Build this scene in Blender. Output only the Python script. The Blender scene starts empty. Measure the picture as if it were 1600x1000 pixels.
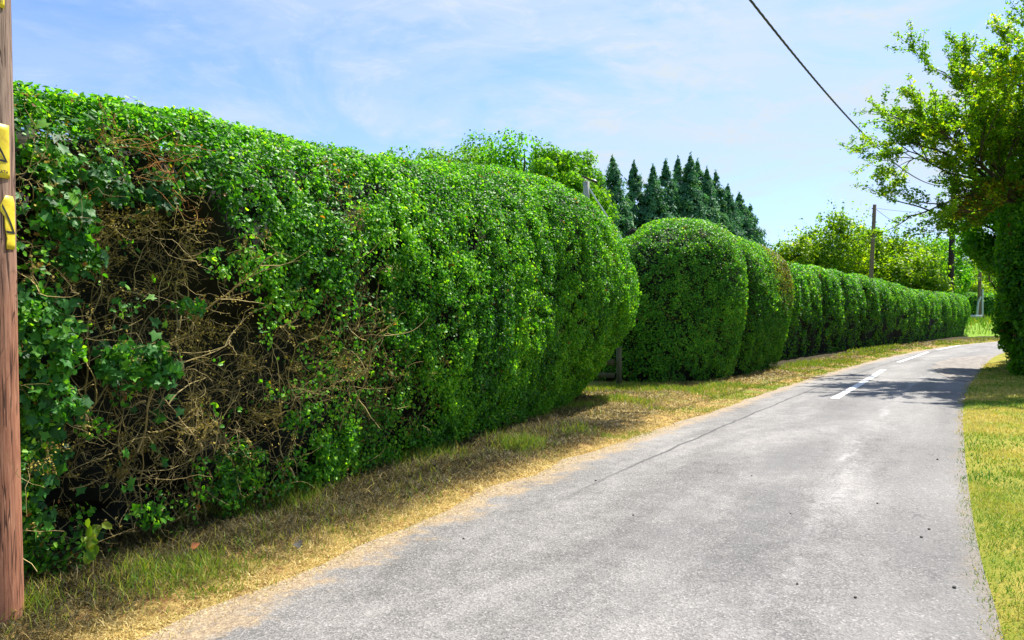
import bpy, math
import numpy as np
from mathutils import Vector

scene = bpy.context.scene
COL = scene.collection
R = math.radians

# ------------------------------------------------------------------ camera
CAM_H, FPX, HOR = 1.6, 1200.0, 490.0
cam = bpy.data.cameras.new('camera')
cam.sensor_width = 36.0
cam.lens = FPX / 1600 * 36
cam.clip_end = 3000
cam.clip_start = 0.05
camo = bpy.data.objects.new('camera', cam)
camo.location = (0, 0, CAM_H)
camo.rotation_euler = (R(90) - math.atan((500 - HOR) / FPX), 0, 0)
COL.objects.link(camo)
scene.camera = camo

def at(px, py, Y):
    return np.array([(px - 800) / FPX * Y, Y, CAM_H + (HOR - py) / FPX * Y])

# ------------------------------------------------------------------ helpers
def tag(o, label=None, cat=None, group=None, kind=None):
    if label: o['label'] = label
    if cat: o['category'] = cat
    if group: o['group'] = group
    if kind: o['kind'] = kind
    return o

def empty(name, loc=(0, 0, 0)):
    o = bpy.data.objects.new(name, None)
    o.empty_display_size = 0.2
    o.location = loc
    COL.objects.link(o)
    return o

def mesh_obj(name, V, faces, mat, parent=None, attrs=None, smooth=False):
    """faces: list of integer arrays, each (M, k)."""
    V = np.asarray(V, np.float32)
    me = bpy.data.meshes.new(name)
    me.vertices.add(len(V))
    me.vertices.foreach_set('co', V.ravel())
    loops, starts, n = [], [], 0
    for F in faces:
        F = np.asarray(F, np.int32)
        if len(F) == 0: continue
        k = F.shape[1]
        loops.append(F.ravel())
        starts.append(n + np.arange(len(F), dtype=np.int32) * k)
        n += F.size
    loops = np.concatenate(loops); starts = np.concatenate(starts)
    me.loops.add(len(loops))
    me.loops.foreach_set('vertex_index', loops)
    me.polygons.add(len(starts))
    me.polygons.foreach_set('loop_start', starts)
    if smooth:
        me.polygons.foreach_set('use_smooth', np.ones(len(starts), bool))
    me.update(calc_edges=True)
    for k, a in (attrs or {}).items():
        at_ = me.attributes.new(k, 'FLOAT', 'POINT')
        at_.data.foreach_set('value', np.asarray(a, np.float32))
    if isinstance(mat, (list, tuple)):
        for m in mat: me.materials.append(m)
    else:
        me.materials.append(mat)
    o = bpy.data.objects.new(name, me)
    COL.objects.link(o)
    if parent is not None:
        o.parent = parent
        me.transform(__import__('mathutils').Matrix.Translation(-Vector(parent.location)))
    return o

def unit(v):
    v = np.asarray(v, float)
    return v / np.maximum(np.linalg.norm(v, axis=-1, keepdims=True), 1e-9)

def _hash(ix, iy, iz, seed):
    h = (ix.astype(np.uint32) * np.uint32(374761393) + iy.astype(np.uint32) * np.uint32(668265263)
         + iz.astype(np.uint32) * np.uint32(2147483647 & 0x7F4A7C15) + np.uint32(seed * 977 + 13))
    h = (h ^ (h >> np.uint32(13))) * np.uint32(1274126177)
    h = h ^ (h >> np.uint32(16))
    return (h & np.uint32(0xFFFF)).astype(np.float64) / 65535.0

def noise(P, scale=1.0, seed=0):
    """value noise in 0..1"""
    p = np.asarray(P, float) * scale + 1000.0
    i = np.floor(p).astype(np.int64); f = p - i
    f = f * f * (3 - 2 * f)
    out = 0
    for dx in (0, 1):
        for dy in (0, 1):
            for dz in (0, 1):
                w = (f[:, 0] if dx else 1 - f[:, 0]) * (f[:, 1] if dy else 1 - f[:, 1]) * (f[:, 2] if dz else 1 - f[:, 2])
                out = out + w * _hash(i[:, 0] + dx, i[:, 1] + dy, i[:, 2] + dz, seed)
    return out

def fbm(P, scale=1.0, seed=0, octv=3):
    a, s, t = 1.0, scale, 0
    tot = 0
    for k in range(octv):
        t = t + a * noise(P, s, seed + k); tot += a
        a *= .5; s *= 2.03
    return t / tot

def smooth01(x): 
    x = np.clip(x, 0, 1); return x * x * (3 - 2 * x)

# ---- leaves -------------------------------------------------------------
# template: verts (length along x, width y, fold z), faces
LEAF6 = (np.array([[0, 0, 0], [.28, .30, .10], [.70, .25, .06], [1, 0, -.06], [.70, -.25, .06], [.28, -.30, .10]]),
         [np.array([[0, 1, 2, 3], [0, 3, 4, 5]])])
LEAF4 = (np.array([[0, 0, 0], [.45, .34, .09], [1, 0, -.05], [.45, -.34, .09]]), [np.array([[0, 1, 2], [0, 2, 3]])])
IVY = (np.array([[.1, 0, 0], [-.12, .30, .03], [.22, .30, .06], [.42, .46, .0], [.55, .22, .06], [1, 0, -.1],
                 [.55, -.22, .06], [.42, -.46, .0], [.22, -.30, .06], [-.12, -.30, .03]]),
       [np.array([[0, 1, 2], [0, 2, 4], [2, 3, 4], [0, 4, 5], [0, 5, 6], [0, 6, 8], [6, 7, 8], [0, 8, 9]])])
SPRAY = (np.array([[0, 0, 0], [.3, .16, .03], [.75, .12, -.02], [1, 0, -.12], [.75, -.12, -.02], [.3, -.16, .03]]),
         [np.array([[0, 1, 2, 3], [0, 3, 4, 5]])])

def leaf_arrays(rng, P, N, size, tmpl, along=None, tilt=.6):
    """P centres, N outward normals. Returns V, faces, leaf index per vertex."""
    n = len(P)
    N = unit(N + rng.normal(0, tilt, (n, 3)))
    if along is None:
        a = rng.normal(0, 1, (n, 3))
    else:
        a = along + rng.normal(0, .45, (n, 3))
    a = unit(a - (a * N).sum(1, keepdims=True) * N)
    b = np.cross(N, a)
    T, Fs = tmpl
    size = np.asarray(size).reshape(-1, 1)
    V = np.empty((n, len(T), 3))
    wf = rng.uniform(.85, 1.25, (n, 1))
    for k, t in enumerate(T):
        V[:, k] = P + size * ((t[0] - .4) * a + t[1] * wf * b + t[2] * N)
    off = (np.arange(n) * len(T))[:, None]
    faces = [(off[:, :, None] + F[None]).reshape(-1, F.shape[1]) for F in Fs]
    return V.reshape(-1, 3), faces, np.repeat(np.arange(n), len(T))

def merge(parts):
    """parts: list of (V, faces, dict attrs)"""
    Vs, Fd, At, n = [], {}, {}, 0
    for V, faces, at_ in parts:
        Vs.append(V)
        for F in faces:
            Fd.setdefault(F.shape[1], []).append(F + n)
        for k, a in at_.items(): At.setdefault(k, []).append(a)
        n += len(V)
    return np.concatenate(Vs), [np.concatenate(v) for v in Fd.values()], {k: np.concatenate(v) for k, v in At.items()}

def tube(pts, rad, sides=4):
    pts = np.asarray(pts, float); n = len(pts)
    rad = np.broadcast_to(np.asarray(rad, float), (n,))
    t = np.gradient(pts, axis=0); t = unit(t)
    up = np.array([0, 0, 1.0]) if abs(t[0, 2]) < .9 else np.array([1.0, 0, 0])
    u = unit(np.cross(t, up)); w = np.cross(t, u)
    ang = np.arange(sides) * 2 * math.pi / sides
    V = pts[:, None] + rad[:, None, None] * (np.cos(ang)[None, :, None] * u[:, None] + np.sin(ang)[None, :, None] * w[:, None])
    i = np.arange(n - 1)[:, None] * sides; j = np.arange(sides)[None]; j2 = (j + 1) % sides
    F = np.stack([i + j, i + j2, i + sides + j2, i + sides + j], -1).reshape(-1, 4)
    return V.reshape(-1, 3), [F]

def tubes(lines, sides=4):
    parts = []
    for k, (p, r) in enumerate(lines):
        V, F = tube(p, r, sides)
        parts.append((V, F, {'tint': np.full(len(V), (k * .61803) % 1.0)}))
    return merge(parts)

def box(c, s, rot=0.0, taper=1.0):
    c = np.array(c, float); hx, hy, hz = np.array(s) / 2
    V = np.array([[x * hx * (taper if z > 0 else 1), y * hy * (taper if z > 0 else 1), z * hz] for z in (-1, 1) for y in (-1, 1) for x in (-1, 1)])
    cr, sr = math.cos(rot), math.sin(rot)
    V = np.stack([V[:, 0] * cr - V[:, 1] * sr, V[:, 0] * sr + V[:, 1] * cr, V[:, 2]], 1) + c
    F = np.array([[0, 2, 3, 1], [4, 5, 7, 6], [0, 1, 5, 4], [2, 6, 7, 3], [0, 4, 6, 2], [1, 3, 7, 5]])
    return V, [F], {'tint': np.full(8, .5)}

def sample_mesh(rng, V, Q, NV, n):
    """n area-weighted points on quads Q with interpolated normals"""
    A, B, C, D = (V[Q[:, k]] for k in range(4))
    ar = np.linalg.norm(np.cross(C - A, D - B), axis=1) / 2
    q = rng.choice(len(Q), n, p=ar / ar.sum())
    u, v = rng.random((2, n, 1))
    w = [(1 - u) * (1 - v), u * (1 - v), u * v, (1 - u) * v]
    P = sum(w[k] * V[Q[q, k]] for k in range(4))
    N = unit(sum(w[k] * NV[Q[q, k]] for k in range(4)))
    return P, N

def grid_normals(G):
    du = np.gradient(G, axis=0); dv = np.gradient(G, axis=1)
    return unit(np.cross(dv, du))

def grid_quads(a, b_):
    ii = np.arange(a - 1)[:, None] * b_ + np.arange(b_ - 1)[None]
    return np.stack([ii, ii + 1, ii + b_ + 1, ii + b_], -1).reshape(-1, 4)

def spline(pts, step):
    pts = np.asarray(pts, float)
    out = []
    n = len(pts)
    for i in range(n - 1):
        p0 = pts[max(i - 1, 0)]; p1 = pts[i]; p2 = pts[i + 1]; p3 = pts[min(i + 2, n - 1)]
        m = max(2, int(np.linalg.norm(p2 - p1) / step))
        t = (np.arange(m) / m)[:, None]
        out.append(.5 * ((2 * p1) + (-p0 + p2) * t + (2 * p0 - 5 * p1 + 4 * p2 - p3) * t ** 2 + (-p0 + 3 * p1 - 3 * p2 + p3) * t ** 3))
    out.append(pts[-1:])
    return np.concatenate(out)

# ------------------------------------------------------------------ materials
def new_mat(name):
    m = bpy.data.materials.new(name); m.use_nodes = True
    nt = m.node_tree; nt.nodes.clear()
    out = nt.nodes.new('ShaderNodeOutputMaterial')
    return m, nt, out

class NB:
    def __init__(s, nt): s.nt = nt
    def n(s, typ, ins=None, **kw):
        nd = s.nt.nodes.new(typ)
        for k, v in kw.items(): setattr(nd, k, v)
        for k, v in (ins or {}).items():
            if isinstance(v, bpy.types.NodeSocket): s.nt.links.new(v, nd.inputs[k])
            else: nd.inputs[k].default_value = v
        return nd
    def link(s, a, b): s.nt.links.new(a, b)
    def noise(s, vec, scale, detail=4, rough=.55, dist=0):
        return s.n('ShaderNodeTexNoise', {'Vector': vec, 'Scale': scale, 'Detail': detail, 'Roughness': rough, 'Distortion': dist}).outputs['Fac']
    def ramp(s, fac, stops, interp='LINEAR'):
        nd = s.n('ShaderNodeValToRGB', {'Fac': fac}); cr = nd.color_ramp; cr.interpolation = interp
        while len(cr.elements) < len(stops): cr.elements.new(.5)
        for e, (p, c) in zip(cr.elements, stops):
            e.position = p; e.color = (*c, 1) if len(c) == 3 else c
        return nd.outputs['Color']
    def mix(s, fac, a, b, blend='MIX'):
        nd = s.n('ShaderNodeMix', data_type='RGBA', blend_type=blend)
        for k, v in ((0, fac), (6, a), (7, b)):
            if isinstance(v, bpy.types.NodeSocket): s.nt.links.new(v, nd.inputs[k])
            else: nd.inputs[k].default_value = v if k == 0 else ((*v, 1) if len(v) == 3 else v)
        return nd.outputs[2]
    def math(s, op, a, b=0.0, clamp=False):
        nd = s.n('ShaderNodeMath', operation=op, use_clamp=clamp)
        for k, v in ((0, a), (1, b)):
            if isinstance(v, bpy.types.NodeSocket): s.nt.links.new(v, nd.inputs[k])
            else: nd.inputs[k].default_value = v
        return nd.outputs[0]
    def step(s, x, a, b):
        return s.n('ShaderNodeMapRange', {'Value': x, 'From Min': a, 'From Max': b}, interpolation_type='SMOOTHSTEP').outputs['Result']
    def attr(s, name): return s.n('ShaderNodeAttribute', attribute_name=name).outputs['Fac']
    def pos(s): return s.n('ShaderNodeNewGeometry').outputs['Position']

def leaf_mat(name, stops, rough=.45, trans=.50, spec=.28, tcol=(1.75, 1.65, .4), brown=None):
    """stops ramp over the per-leaf 'tint'; dry leaves where attribute 'dry' is 1"""
    m, nt, out = new_mat(name); b = NB(nt)
    col = b.ramp(b.attr('tint'), stops)
    if brown: col = b.mix(b.attr('dry'), col, brown)
    pr = b.n('ShaderNodeBsdfPrincipled', {'Base Color': col, 'Roughness': rough, 'Specular IOR Level': spec})
    tc = b.mix(1.0, col, tcol, 'MULTIPLY')
    tr = b.n('ShaderNodeBsdfTranslucent', {'Color': tc})
    mx = b.n('ShaderNodeMixShader', {0: trans, 1: pr.outputs[0], 2: tr.outputs[0]})
    b.link(mx.outputs[0], out.inputs[0])
    return m

def plain_mat(name, stops, scale=6, rough=.8, bump=.3, stretch=(1, 1, 1), spec=.3, use_tint=False, metal=0):
    m, nt, out = new_mat(name); b = NB(nt)
    mp = b.n('ShaderNodeMapping', {'Vector': b.pos(), 'Scale': stretch}).outputs[0]
    f = b.noise(mp, scale, 6, .65)
    fac = b.math('ADD', b.math('MULTIPLY', b.attr('tint'), .6), b.math('MULTIPLY', f, .45)) if use_tint else f
    col = b.ramp(fac, stops)
    bp = b.n('ShaderNodeBump', {'Height': f, 'Strength': bump, 'Distance': .02})
    pr = b.n('ShaderNodeBsdfPrincipled', {'Base Color': col, 'Roughness': rough, 'Specular IOR Level': spec, 'Metallic': metal, 'Normal': bp.outputs[0]})
    b.link(pr.outputs[0], out.inputs[0])
    return m

M = {}
M['hedge'] = leaf_mat('hedge_leaf', [(0, (.016, .085, .010)), (.3, (.050, .215, .014)), (.6, (.108, .350, .017)), (1, (.29, .56, .030))], brown=(.28, .12, .02))
M['hedge_far'] = leaf_mat('hedge_far_leaf', [(0, (.018, .095, .012)), (.3, (.050, .215, .020)), (.6, (.098, .330, .022)), (1, (.25, .51, .030))], brown=(.16, .10, .02))
M['ivy'] = leaf_mat('ivy_leaf', [(0, (.014, .075, .012)), (.5, (.030, .155, .016)), (.85, (.075, .27, .016)), (1, (.15, .36, .02))], rough=.55, trans=.35)
M['sapling'] = leaf_mat('sapling_leaf', [(0, (.09, .22, .015)), (1, (.26, .32, .03))])
M['hawthorn'] = leaf_mat('hawthorn_leaf', [(0, (.040, .135, .008)), (.5, (.110, .255, .010)), (.85, (.23, .37, .014)), (1, (.42, .44, .018))], trans=.62, brown=(.26, .13, .02))
M['ash'] = leaf_mat('ash_leaf', [(0, (.034, .140, .010)), (.5, (.080, .270, .012)), (1, (.20, .42, .018))], trans=.62, brown=(.20, .10, .015))
M['broad'] = leaf_mat('broad_leaf', [(0, (.040, .140, .010)), (.5, (.085, .245, .012)), (1, (.21, .38, .016))], trans=.55)
M['lime'] = leaf_mat('lime_leaf', [(0, (.055, .15, .008)), (.5, (.135, .27, .010)), (1, (.33, .43, .015))], trans=.58)
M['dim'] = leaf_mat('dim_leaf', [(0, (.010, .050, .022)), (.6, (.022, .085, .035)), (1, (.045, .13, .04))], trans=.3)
M['conifer'] = leaf_mat('conifer_spray', [(0, (.038, .125, .078)), (.5, (.078, .230, .110)), (.85, (.145, .34, .100)), (1, (.25, .43, .07))], rough=.6, trans=.35, spec=.25, tcol=(1.3, 1.3, .7))
M['grass'] = leaf_mat('grass_blade', [(0, (.07, .20, .012)), (.38, (.19, .30, .018)), (.62, (.42, .36, .06)), (.9, (.60, .46, .15))], rough=.55, trans=.35, spec=.3, tcol=(1.1, 1.15, .6))
M['straw'] = leaf_mat('straw', [(0, (.030, .030, .012)), (.3, (.095, .080, .026)), (.65, (.36, .27, .085)), (1, (.78, .62, .24))], rough=.6, trans=.25, spec=.3, tcol=(1.1, 1, .7))
M['twig'] = plain_mat('twig_bark', [(0, (.10, .078, .040)), (.4, (.28, .215, .085)), (.75, (.48, .38, .15)), (1, (.62, .50, .22))], 20, .85, .2, use_tint=True)
M['lichen'] = leaf_mat('lichen', [(0, (.14, .115, .04)), (.5, (.31, .25, .07)), (1, (.50, .38, .07))], rough=.8, trans=.2, spec=.1, tcol=(1, 1, .7))
M['orange_twig'] = plain_mat('dead_orange_twig', [(0, (.12, .055, .015)), (.6, (.32, .14, .025)), (1, (.46, .24, .05))], 20, .85, .2, use_tint=True)
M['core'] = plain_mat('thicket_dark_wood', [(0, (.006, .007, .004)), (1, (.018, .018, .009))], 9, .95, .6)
M['bark'] = plain_mat('bark', [(.3, (.030, .022, .016)), (.7, (.085, .065, .045))], 14, .9, .8, (1, 1, .3))
M['pole_dark'] = plain_mat('creosote_wood', [(.3, (.018, .012, .010)), (.7, (.050, .034, .026))], 8, .75, .4, (1, 1, .15))
M['pole_brown'] = plain_mat('weathered_wood', [(.3, (.13, .085, .055)), (.7, (.24, .17, .115))], 8, .8, .4, (1, 1, .15))
M['pole_grey'] = plain_mat('silvered_wood', [(.3, (.26, .25, .25)), (.7, (.40, .39, .38))], 8, .8, .3, (1, 1, .15))
M['steel'] = plain_mat('galvanised_steel', [(.3, (.38, .42, .45)), (.7, (.55, .60, .63))], 12, .45, .1, metal=.3)
M['cable'] = plain_mat('black_cable', [(.3, (.035, .025, .025)), (.7, (.075, .055, .055))], 5, .55, .1)
M['black'] = plain_mat('black_print', [(.3, (.012, .012, .012)), (.7, (.03, .03, .03))], 20, .5, .0)
M['iron'] = plain_mat('rusty_iron', [(.3, (.05, .03, .02)), (.7, (.12, .07, .04))], 30, .7, .3)
M['fence'] = plain_mat('mossy_fence_wood', [(.3, (.045, .050, .022)), (.7, (.105, .105, .05))], 10, .85, .4, (1, 1, .2))
M['stone'] = plain_mat('road_stone', [(.3, (.03, .028, .026)), (.7, (.10, .09, .08))], 60, .8, .4)
M['dead_leaf'] = plain_mat('dead_leaf', [(.3, (.09, .03, .012)), (.7, (.36, .12, .03))], 40, .7, .3)

def pole_mat():
    m, nt, out = new_mat('red_pole_wood'); b = NB(nt)
    p = b.pos()
    mp = b.n('ShaderNodeMapping', {'Vector': p, 'Scale': (1, 1, .07)}).outputs[0]
    grain = b.noise(mp, 60, 8, .7, .6)
    big = b.noise(b.n('ShaderNodeMapping', {'Vector': p, 'Scale': (1, 1, .25)}).outputs[0], 9, 3)
    z = b.n('ShaderNodeSeparateXYZ', {'Vector': p}).outputs['Z']
    red = b.ramp(grain, [(.25, (.10, .038, .022)), (.5, (.30, .125, .070)), (.75, (.44, .23, .14))])
    grey = b.ramp(grain, [(.25, (.09, .055, .040)), (.5, (.25, .165, .125)), (.75, (.40, .30, .235))])
    col = b.mix(b.step(b.math('ADD', z, b.math('MULTIPLY', big, .8)), 1.5, 3.2), red, grey)
    crack = b.noise(b.n('ShaderNodeMapping', {'Vector': p, 'Scale': (1, 1, .03)}).outputs[0], 26, 3, .5, .3)
    line = b.math('SUBTRACT', 1.0, b.step(b.math('ABSOLUTE', b.math('SUBTRACT', crack, .5)), .006, .022), clamp=True)
    col = b.mix(b.math('MULTIPLY', line, .8), col, (.02, .010, .007))
    h = b.math('SUBTRACT', b.math('MULTIPLY', grain, .5), line)
    bp = b.n('ShaderNodeBump', {'Height': h, 'Strength': .6, 'Distance': .006})
    pr = b.n('ShaderNodeBsdfPrincipled', {'Base Color': col, 'Roughness': .8, 'Specular IOR Level': .25, 'Normal': bp.outputs[0]})
    b.link(pr.outputs[0], out.inputs[0]); return m
M['pole_red'] = pole_mat()

def sign_mat():
    m, nt, out = new_mat('yellow_plate'); b = NB(nt)
    f = b.noise(b.pos(), 18, 5, .7)
    col = b.ramp(f, [(.3, (.50, .34, .02)), (.5, (.70, .53, .018)), (.75, (.72, .60, .09))])
    pr = b.n('ShaderNodeBsdfPrincipled', {'Base Color': col, 'Roughness': .45, 'Specular IOR Level': .4})
    b.link(pr.outputs[0], out.inputs[0]); return m
M['sign'] = sign_mat()

def ground_mat(name, cols, dirt=None, dscale=.35, bump=.6):
    m, nt, out = new_mat(name); b = NB(nt)
    p = b.pos()
    f = b.math('ADD', b.math('MULTIPLY', b.noise(p, 1.1, 5, .6), .55), b.math('MULTIPLY', b.noise(p, 34, 5, .75), .45))
    col = b.ramp(f, cols)
    h = b.noise(p, 60, 6, .8)
    bp = b.n('ShaderNodeBump', {'Height': h, 'Strength': bump, 'Distance': .03})
    pr = b.n('ShaderNodeBsdfPrincipled', {'Base Color': col, 'Roughness': .95, 'Specular IOR Level': .1, 'Normal': bp.outputs[0]})
    b.link(pr.outputs[0], out.inputs[0]); return m
M['field'] = ground_mat('field_grass', [(.3, (.10, .22, .02)), (.6, (.19, .30, .03)), (.8, (.32, .33, .06))])
M['lawn'] = ground_mat('verge_grass', [(.25, (.09, .15, .015)), (.45, (.19, .22, .025)), (.6, (.34, .28, .055)), (.78, (.46, .34, .11))])

def litter_mat():
    """left verge: 'edge' 0 at the road .. 1 under the hedge"""
    m, nt, out = new_mat('dry_verge'); b = NB(nt)
    p = b.pos()
    n1 = b.noise(p, 1.6, 4, .6); n2 = b.noise(p, 40, 5, .8); n3 = b.noise(p, 7, 4, .6)
    straw = b.ramp(n2, [(.3, (.20, .115, .04)), (.5, (.42, .28, .09)), (.7, (.66, .48, .19))])
    soil = b.ramp(n2, [(.3, (.12, .055, .022)), (.7, (.34, .18, .07))])
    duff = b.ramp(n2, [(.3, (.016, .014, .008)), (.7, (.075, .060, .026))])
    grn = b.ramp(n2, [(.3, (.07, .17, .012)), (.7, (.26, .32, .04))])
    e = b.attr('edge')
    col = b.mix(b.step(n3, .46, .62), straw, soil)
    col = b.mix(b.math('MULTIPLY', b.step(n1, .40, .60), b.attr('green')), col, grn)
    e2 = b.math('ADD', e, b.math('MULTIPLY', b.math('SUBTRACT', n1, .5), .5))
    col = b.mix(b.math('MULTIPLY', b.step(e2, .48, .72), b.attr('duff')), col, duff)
    bp = b.n('ShaderNodeBump', {'Height': b.noise(p, 55, 6, .8), 'Strength': .8, 'Distance': .03})
    pr = b.n('ShaderNodeBsdfPrincipled', {'Base Color': col, 'Roughness': .95, 'Specular IOR Level': .1, 'Normal': bp.outputs[0]})
    b.link(pr.outputs[0], out.inputs[0]); return m
M['litter'] = litter_mat()

def road_mat():
    m, nt, out = new_mat('worn_asphalt'); b = NB(nt)
    p = b.pos(); dl = b.attr('dl'); dr = b.attr('dr'); al = b.attr('along')
    lv = b.n('ShaderNodeCombineXYZ', {'X': b.math('MULTIPLY', al, .28), 'Y': dl, 'Z': 0.0}).outputs[0]
    big = b.noise(lv, 1.1, 5, .6, .4)
    mid = b.noise(p, 5, 5, .65)
    fine = b.noise(p, 120, 3, .8)
    vor = b.n('ShaderNodeTexVoronoi', {'Vector': p, 'Scale': 95.0}, feature='F1')
    chip = vor.outputs['Color']
    chipv = b.n('ShaderNodeSeparateColor', {'Color': chip}).outputs[0]
    base = b.math('ADD', b.math('ADD', b.math('MULTIPLY', big, .55), b.math('MULTIPLY', mid, .25)), b.math('MULTIPLY', chipv, .20))
    col = b.ramp(base, [(.31, (.055, .052, .049)), (.43, (.112, .107, .101)), (.54, (.186, .175, .164)), (.68, (.285, .270, .252))])
    # darker tracked strip and paler band along the lane
    trk = b.math('MULTIPLY', b.step(dl, 1.1, 1.7), b.math('SUBTRACT', 1.0, b.step(dl, 2.0, 2.6)))
    trk = b.math('MULTIPLY', trk, b.step(b.noise(lv, .9, 4, .6), .40, .62))
    col = b.mix(b.math('MULTIPLY', trk, .58), col, (.10, .098, .095))
    rt = b.math('SUBTRACT', 1.0, b.step(dr, .35, .95))
    col = b.mix(b.math('MULTIPLY', rt, b.math('MULTIPLY', b.step(mid, .35, .6), .55)), col, (.11, .105, .10))
    # dark aggregate and pale chips
    col = b.mix(b.math('MULTIPLY', b.step(fine, .58, .72), .5), col, (.05, .05, .05))
    col = b.mix(b.math('MULTIPLY', b.step(chipv, .95, .98), .22), col, (.50, .48, .46))
    # worn pale line about a metre in from the right edge
    wob = b.math('ADD', dr, b.math('MULTIPLY', b.math('SUBTRACT', b.noise(lv, 2.2, 3), .5), .5))
    ln = b.math('SUBTRACT', 1.0, b.step(b.math('ABSOLUTE', b.math('SUBTRACT', wob, 1.02)), .02, .11))
    ln = b.math('MULTIPLY', ln, b.step(b.math('ADD', b.math('MULTIPLY', b.noise(lv, 3.2, 5, .7), .6), b.math('MULTIPLY', b.noise(p, 14, 5, .8), .4)), .46, .62))
    col = b.mix(b.math('MULTIPLY', ln, .42), col, (.46, .445, .43))
    # tar seam near the left edge
    wl = b.math('ADD', dl, b.math('MULTIPLY', b.math('SUBTRACT', b.noise(p, 1.5, 4), .5), .12))
    sm = b.math('SUBTRACT', 1.0, b.step(b.math('ABSOLUTE', b.math('SUBTRACT', wl, .55)), .008, .03))
    sm = b.math('MULTIPLY', sm, b.step(al, 13, 17))
    col = b.mix(b.math('MULTIPLY', sm, .8), col, (.030, .030, .032))
    # cracks
    vc = b.n('ShaderNodeTexVoronoi', {'Vector': b.n('ShaderNodeMapping', {'Vector': b.n('ShaderNodeVectorMath', {0: p, 1: b.n('ShaderNodeTexNoise', {'Vector': p, 'Scale': 3.0}).outputs['Color']}, operation='ADD').outputs[0]}).outputs[0], 'Scale': 1.1}, feature='DISTANCE_TO_EDGE').outputs['Distance']
    ck = b.math('MULTIPLY', b.math('SUBTRACT', 1.0, b.step(vc, .004, .014)), b.step(b.noise(p, .5, 3), .50, .62))
    col = b.mix(b.math('MULTIPLY', ck, .55), col, (.05, .048, .046))
    # soil and grit washed over both edges
    ed = b.math('ADD', b.math('MULTIPLY', b.math('SUBTRACT', b.noise(p, 2.4, 6, .75), .5), 1.3), b.math('MULTIPLY', b.math('SUBTRACT', b.noise(p, 26, 4, .7), .5), .3))
    el = b.math('SUBTRACT', 1.0, b.step(b.math('ADD', dl, ed), -.06, .22))
    er = b.math('SUBTRACT', 1.0, b.step(b.math('ADD', dr, b.math('MULTIPLY', ed, .45)), -.06, .16))
    soil = b.ramp(b.noise(p, 45, 5, .8), [(.3, (.10, .068, .045)), (.5, (.27, .195, .115)), (.7, (.56, .45, .27))])
    soil2 = b.ramp(b.noise(p, 45, 5, .8), [(.3, (.07, .055, .042)), (.55, (.18, .15, .115)), (.75, (.34, .285, .20))])
    col = b.mix(b.math('MULTIPLY', el, .9), col, soil)
    col = b.mix(b.math('MULTIPLY', er, .8), col, soil2)
    h = b.math('ADD', b.math('MULTIPLY', vor.outputs['Distance'], .6), b.math('MULTIPLY', fine, .5))
    h = b.math('SUBTRACT', h, b.math('MULTIPLY', sm, .6))
    bp = b.n('ShaderNodeBump', {'Height': h, 'Strength': .55, 'Distance': .012})
    pr = b.n('ShaderNodeBsdfPrincipled', {'Base Color': col, 'Roughness': .72, 'Specular IOR Level': .35, 'Normal': bp.outputs[0]})
    b.link(pr.outputs[0], out.inputs[0]); return m
M['road'] = road_mat()

def paint_mat():
    m, nt, out = new_mat('worn_white_paint'); b = NB(nt)
    p = b.pos()
    f = b.math('ADD', b.math('MULTIPLY', b.noise(p, 60, 4, .8), .6), b.math('MULTIPLY', b.noise(p, 6, 4, .6), .4))
    col = b.ramp(f, [(.36, (.22, .215, .21)), (.44, (.62, .61, .58)), (.6, (.78, .77, .74))])
    pr = b.n('ShaderNodeBsdfPrincipled', {'Base Color': col, 'Roughness': .6})
    b.link(pr.outputs[0], out.inputs[0]); return m
M['paint'] = paint_mat()
M['apron'] = plain_mat('patched_concrete', [(.3, (.10, .085, .075)), (.48, (.19, .165, .145)), (.7, (.33, .295, .26))], 5, .85, .5)

# ------------------------------------------------------------------ light and sky
SUN_AZ = np.array([.63, .78]); SUN_AZ = SUN_AZ / np.linalg.norm(SUN_AZ)
SUN_EL = R(58)
sd = Vector((SUN_AZ[0] * math.cos(SUN_EL), SUN_AZ[1] * math.cos(SUN_EL), math.sin(SUN_EL)))
sl = bpy.data.lights.new('sun', 'SUN'); sl.energy = 4.9; sl.angle = R(.55); sl.color = (1, .95, .86)
so = bpy.data.objects.new('sun', sl); so.rotation_euler = sd.to_track_quat('Z', 'Y').to_euler(); so.location = (20, 20, 60)
COL.objects.link(so)

w = bpy.data.worlds.new('World'); scene.world = w; w.use_nodes = True
nt = w.node_tree; nt.nodes.clear(); b = NB(nt)
wo = nt.nodes.new('ShaderNodeOutputWorld')
sky = nt.nodes.new('ShaderNodeTexSky'); sky.sky_type = 'NISHITA'; sky.sun_disc = False
sky.sun_elevation = SUN_EL; sky.sun_rotation = math.atan2(SUN_AZ[0], SUN_AZ[1]); sky.air_density = 1.0; sky.dust_density = 1.2; sky.ozone_density = 1.5
d = b.n('ShaderNodeTexCoord').outputs['Generated']
sx = b.n('ShaderNodeSeparateXYZ', {'Vector': d})
zc = b.math('ADD', b.math('MAXIMUM', sx.outputs['Z'], 0.0), .16)
pv = b.n('ShaderNodeCombineXYZ', {'X': b.math('DIVIDE', sx.outputs['X'], zc), 'Y': b.math('DIVIDE', sx.outputs['Y'], zc), 'Z': 0.0}).outputs[0]
pv1 = b.n('ShaderNodeMapping', {'Vector': pv, 'Location': (1.7, .4, 0), 'Rotation': (0, 0, R(35)), 'Scale': (.55, 1.5, 1)}).outputs[0]
pv2 = b.n('ShaderNodeMapping', {'Vector': pv, 'Location': (4.1, 2.4, 0), 'Rotation': (0, 0, R(20)), 'Scale': (.8, 1.1, 1)}).outputs[0]
veil = b.math('ADD', b.math('MULTIPLY', b.step(b.noise(pv1, .95, 10, .62, 1.4), .43, .58), .72), b.math('MULTIPLY', b.noise(pv2, 3.2, 8, .65, .6), .28))
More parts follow.
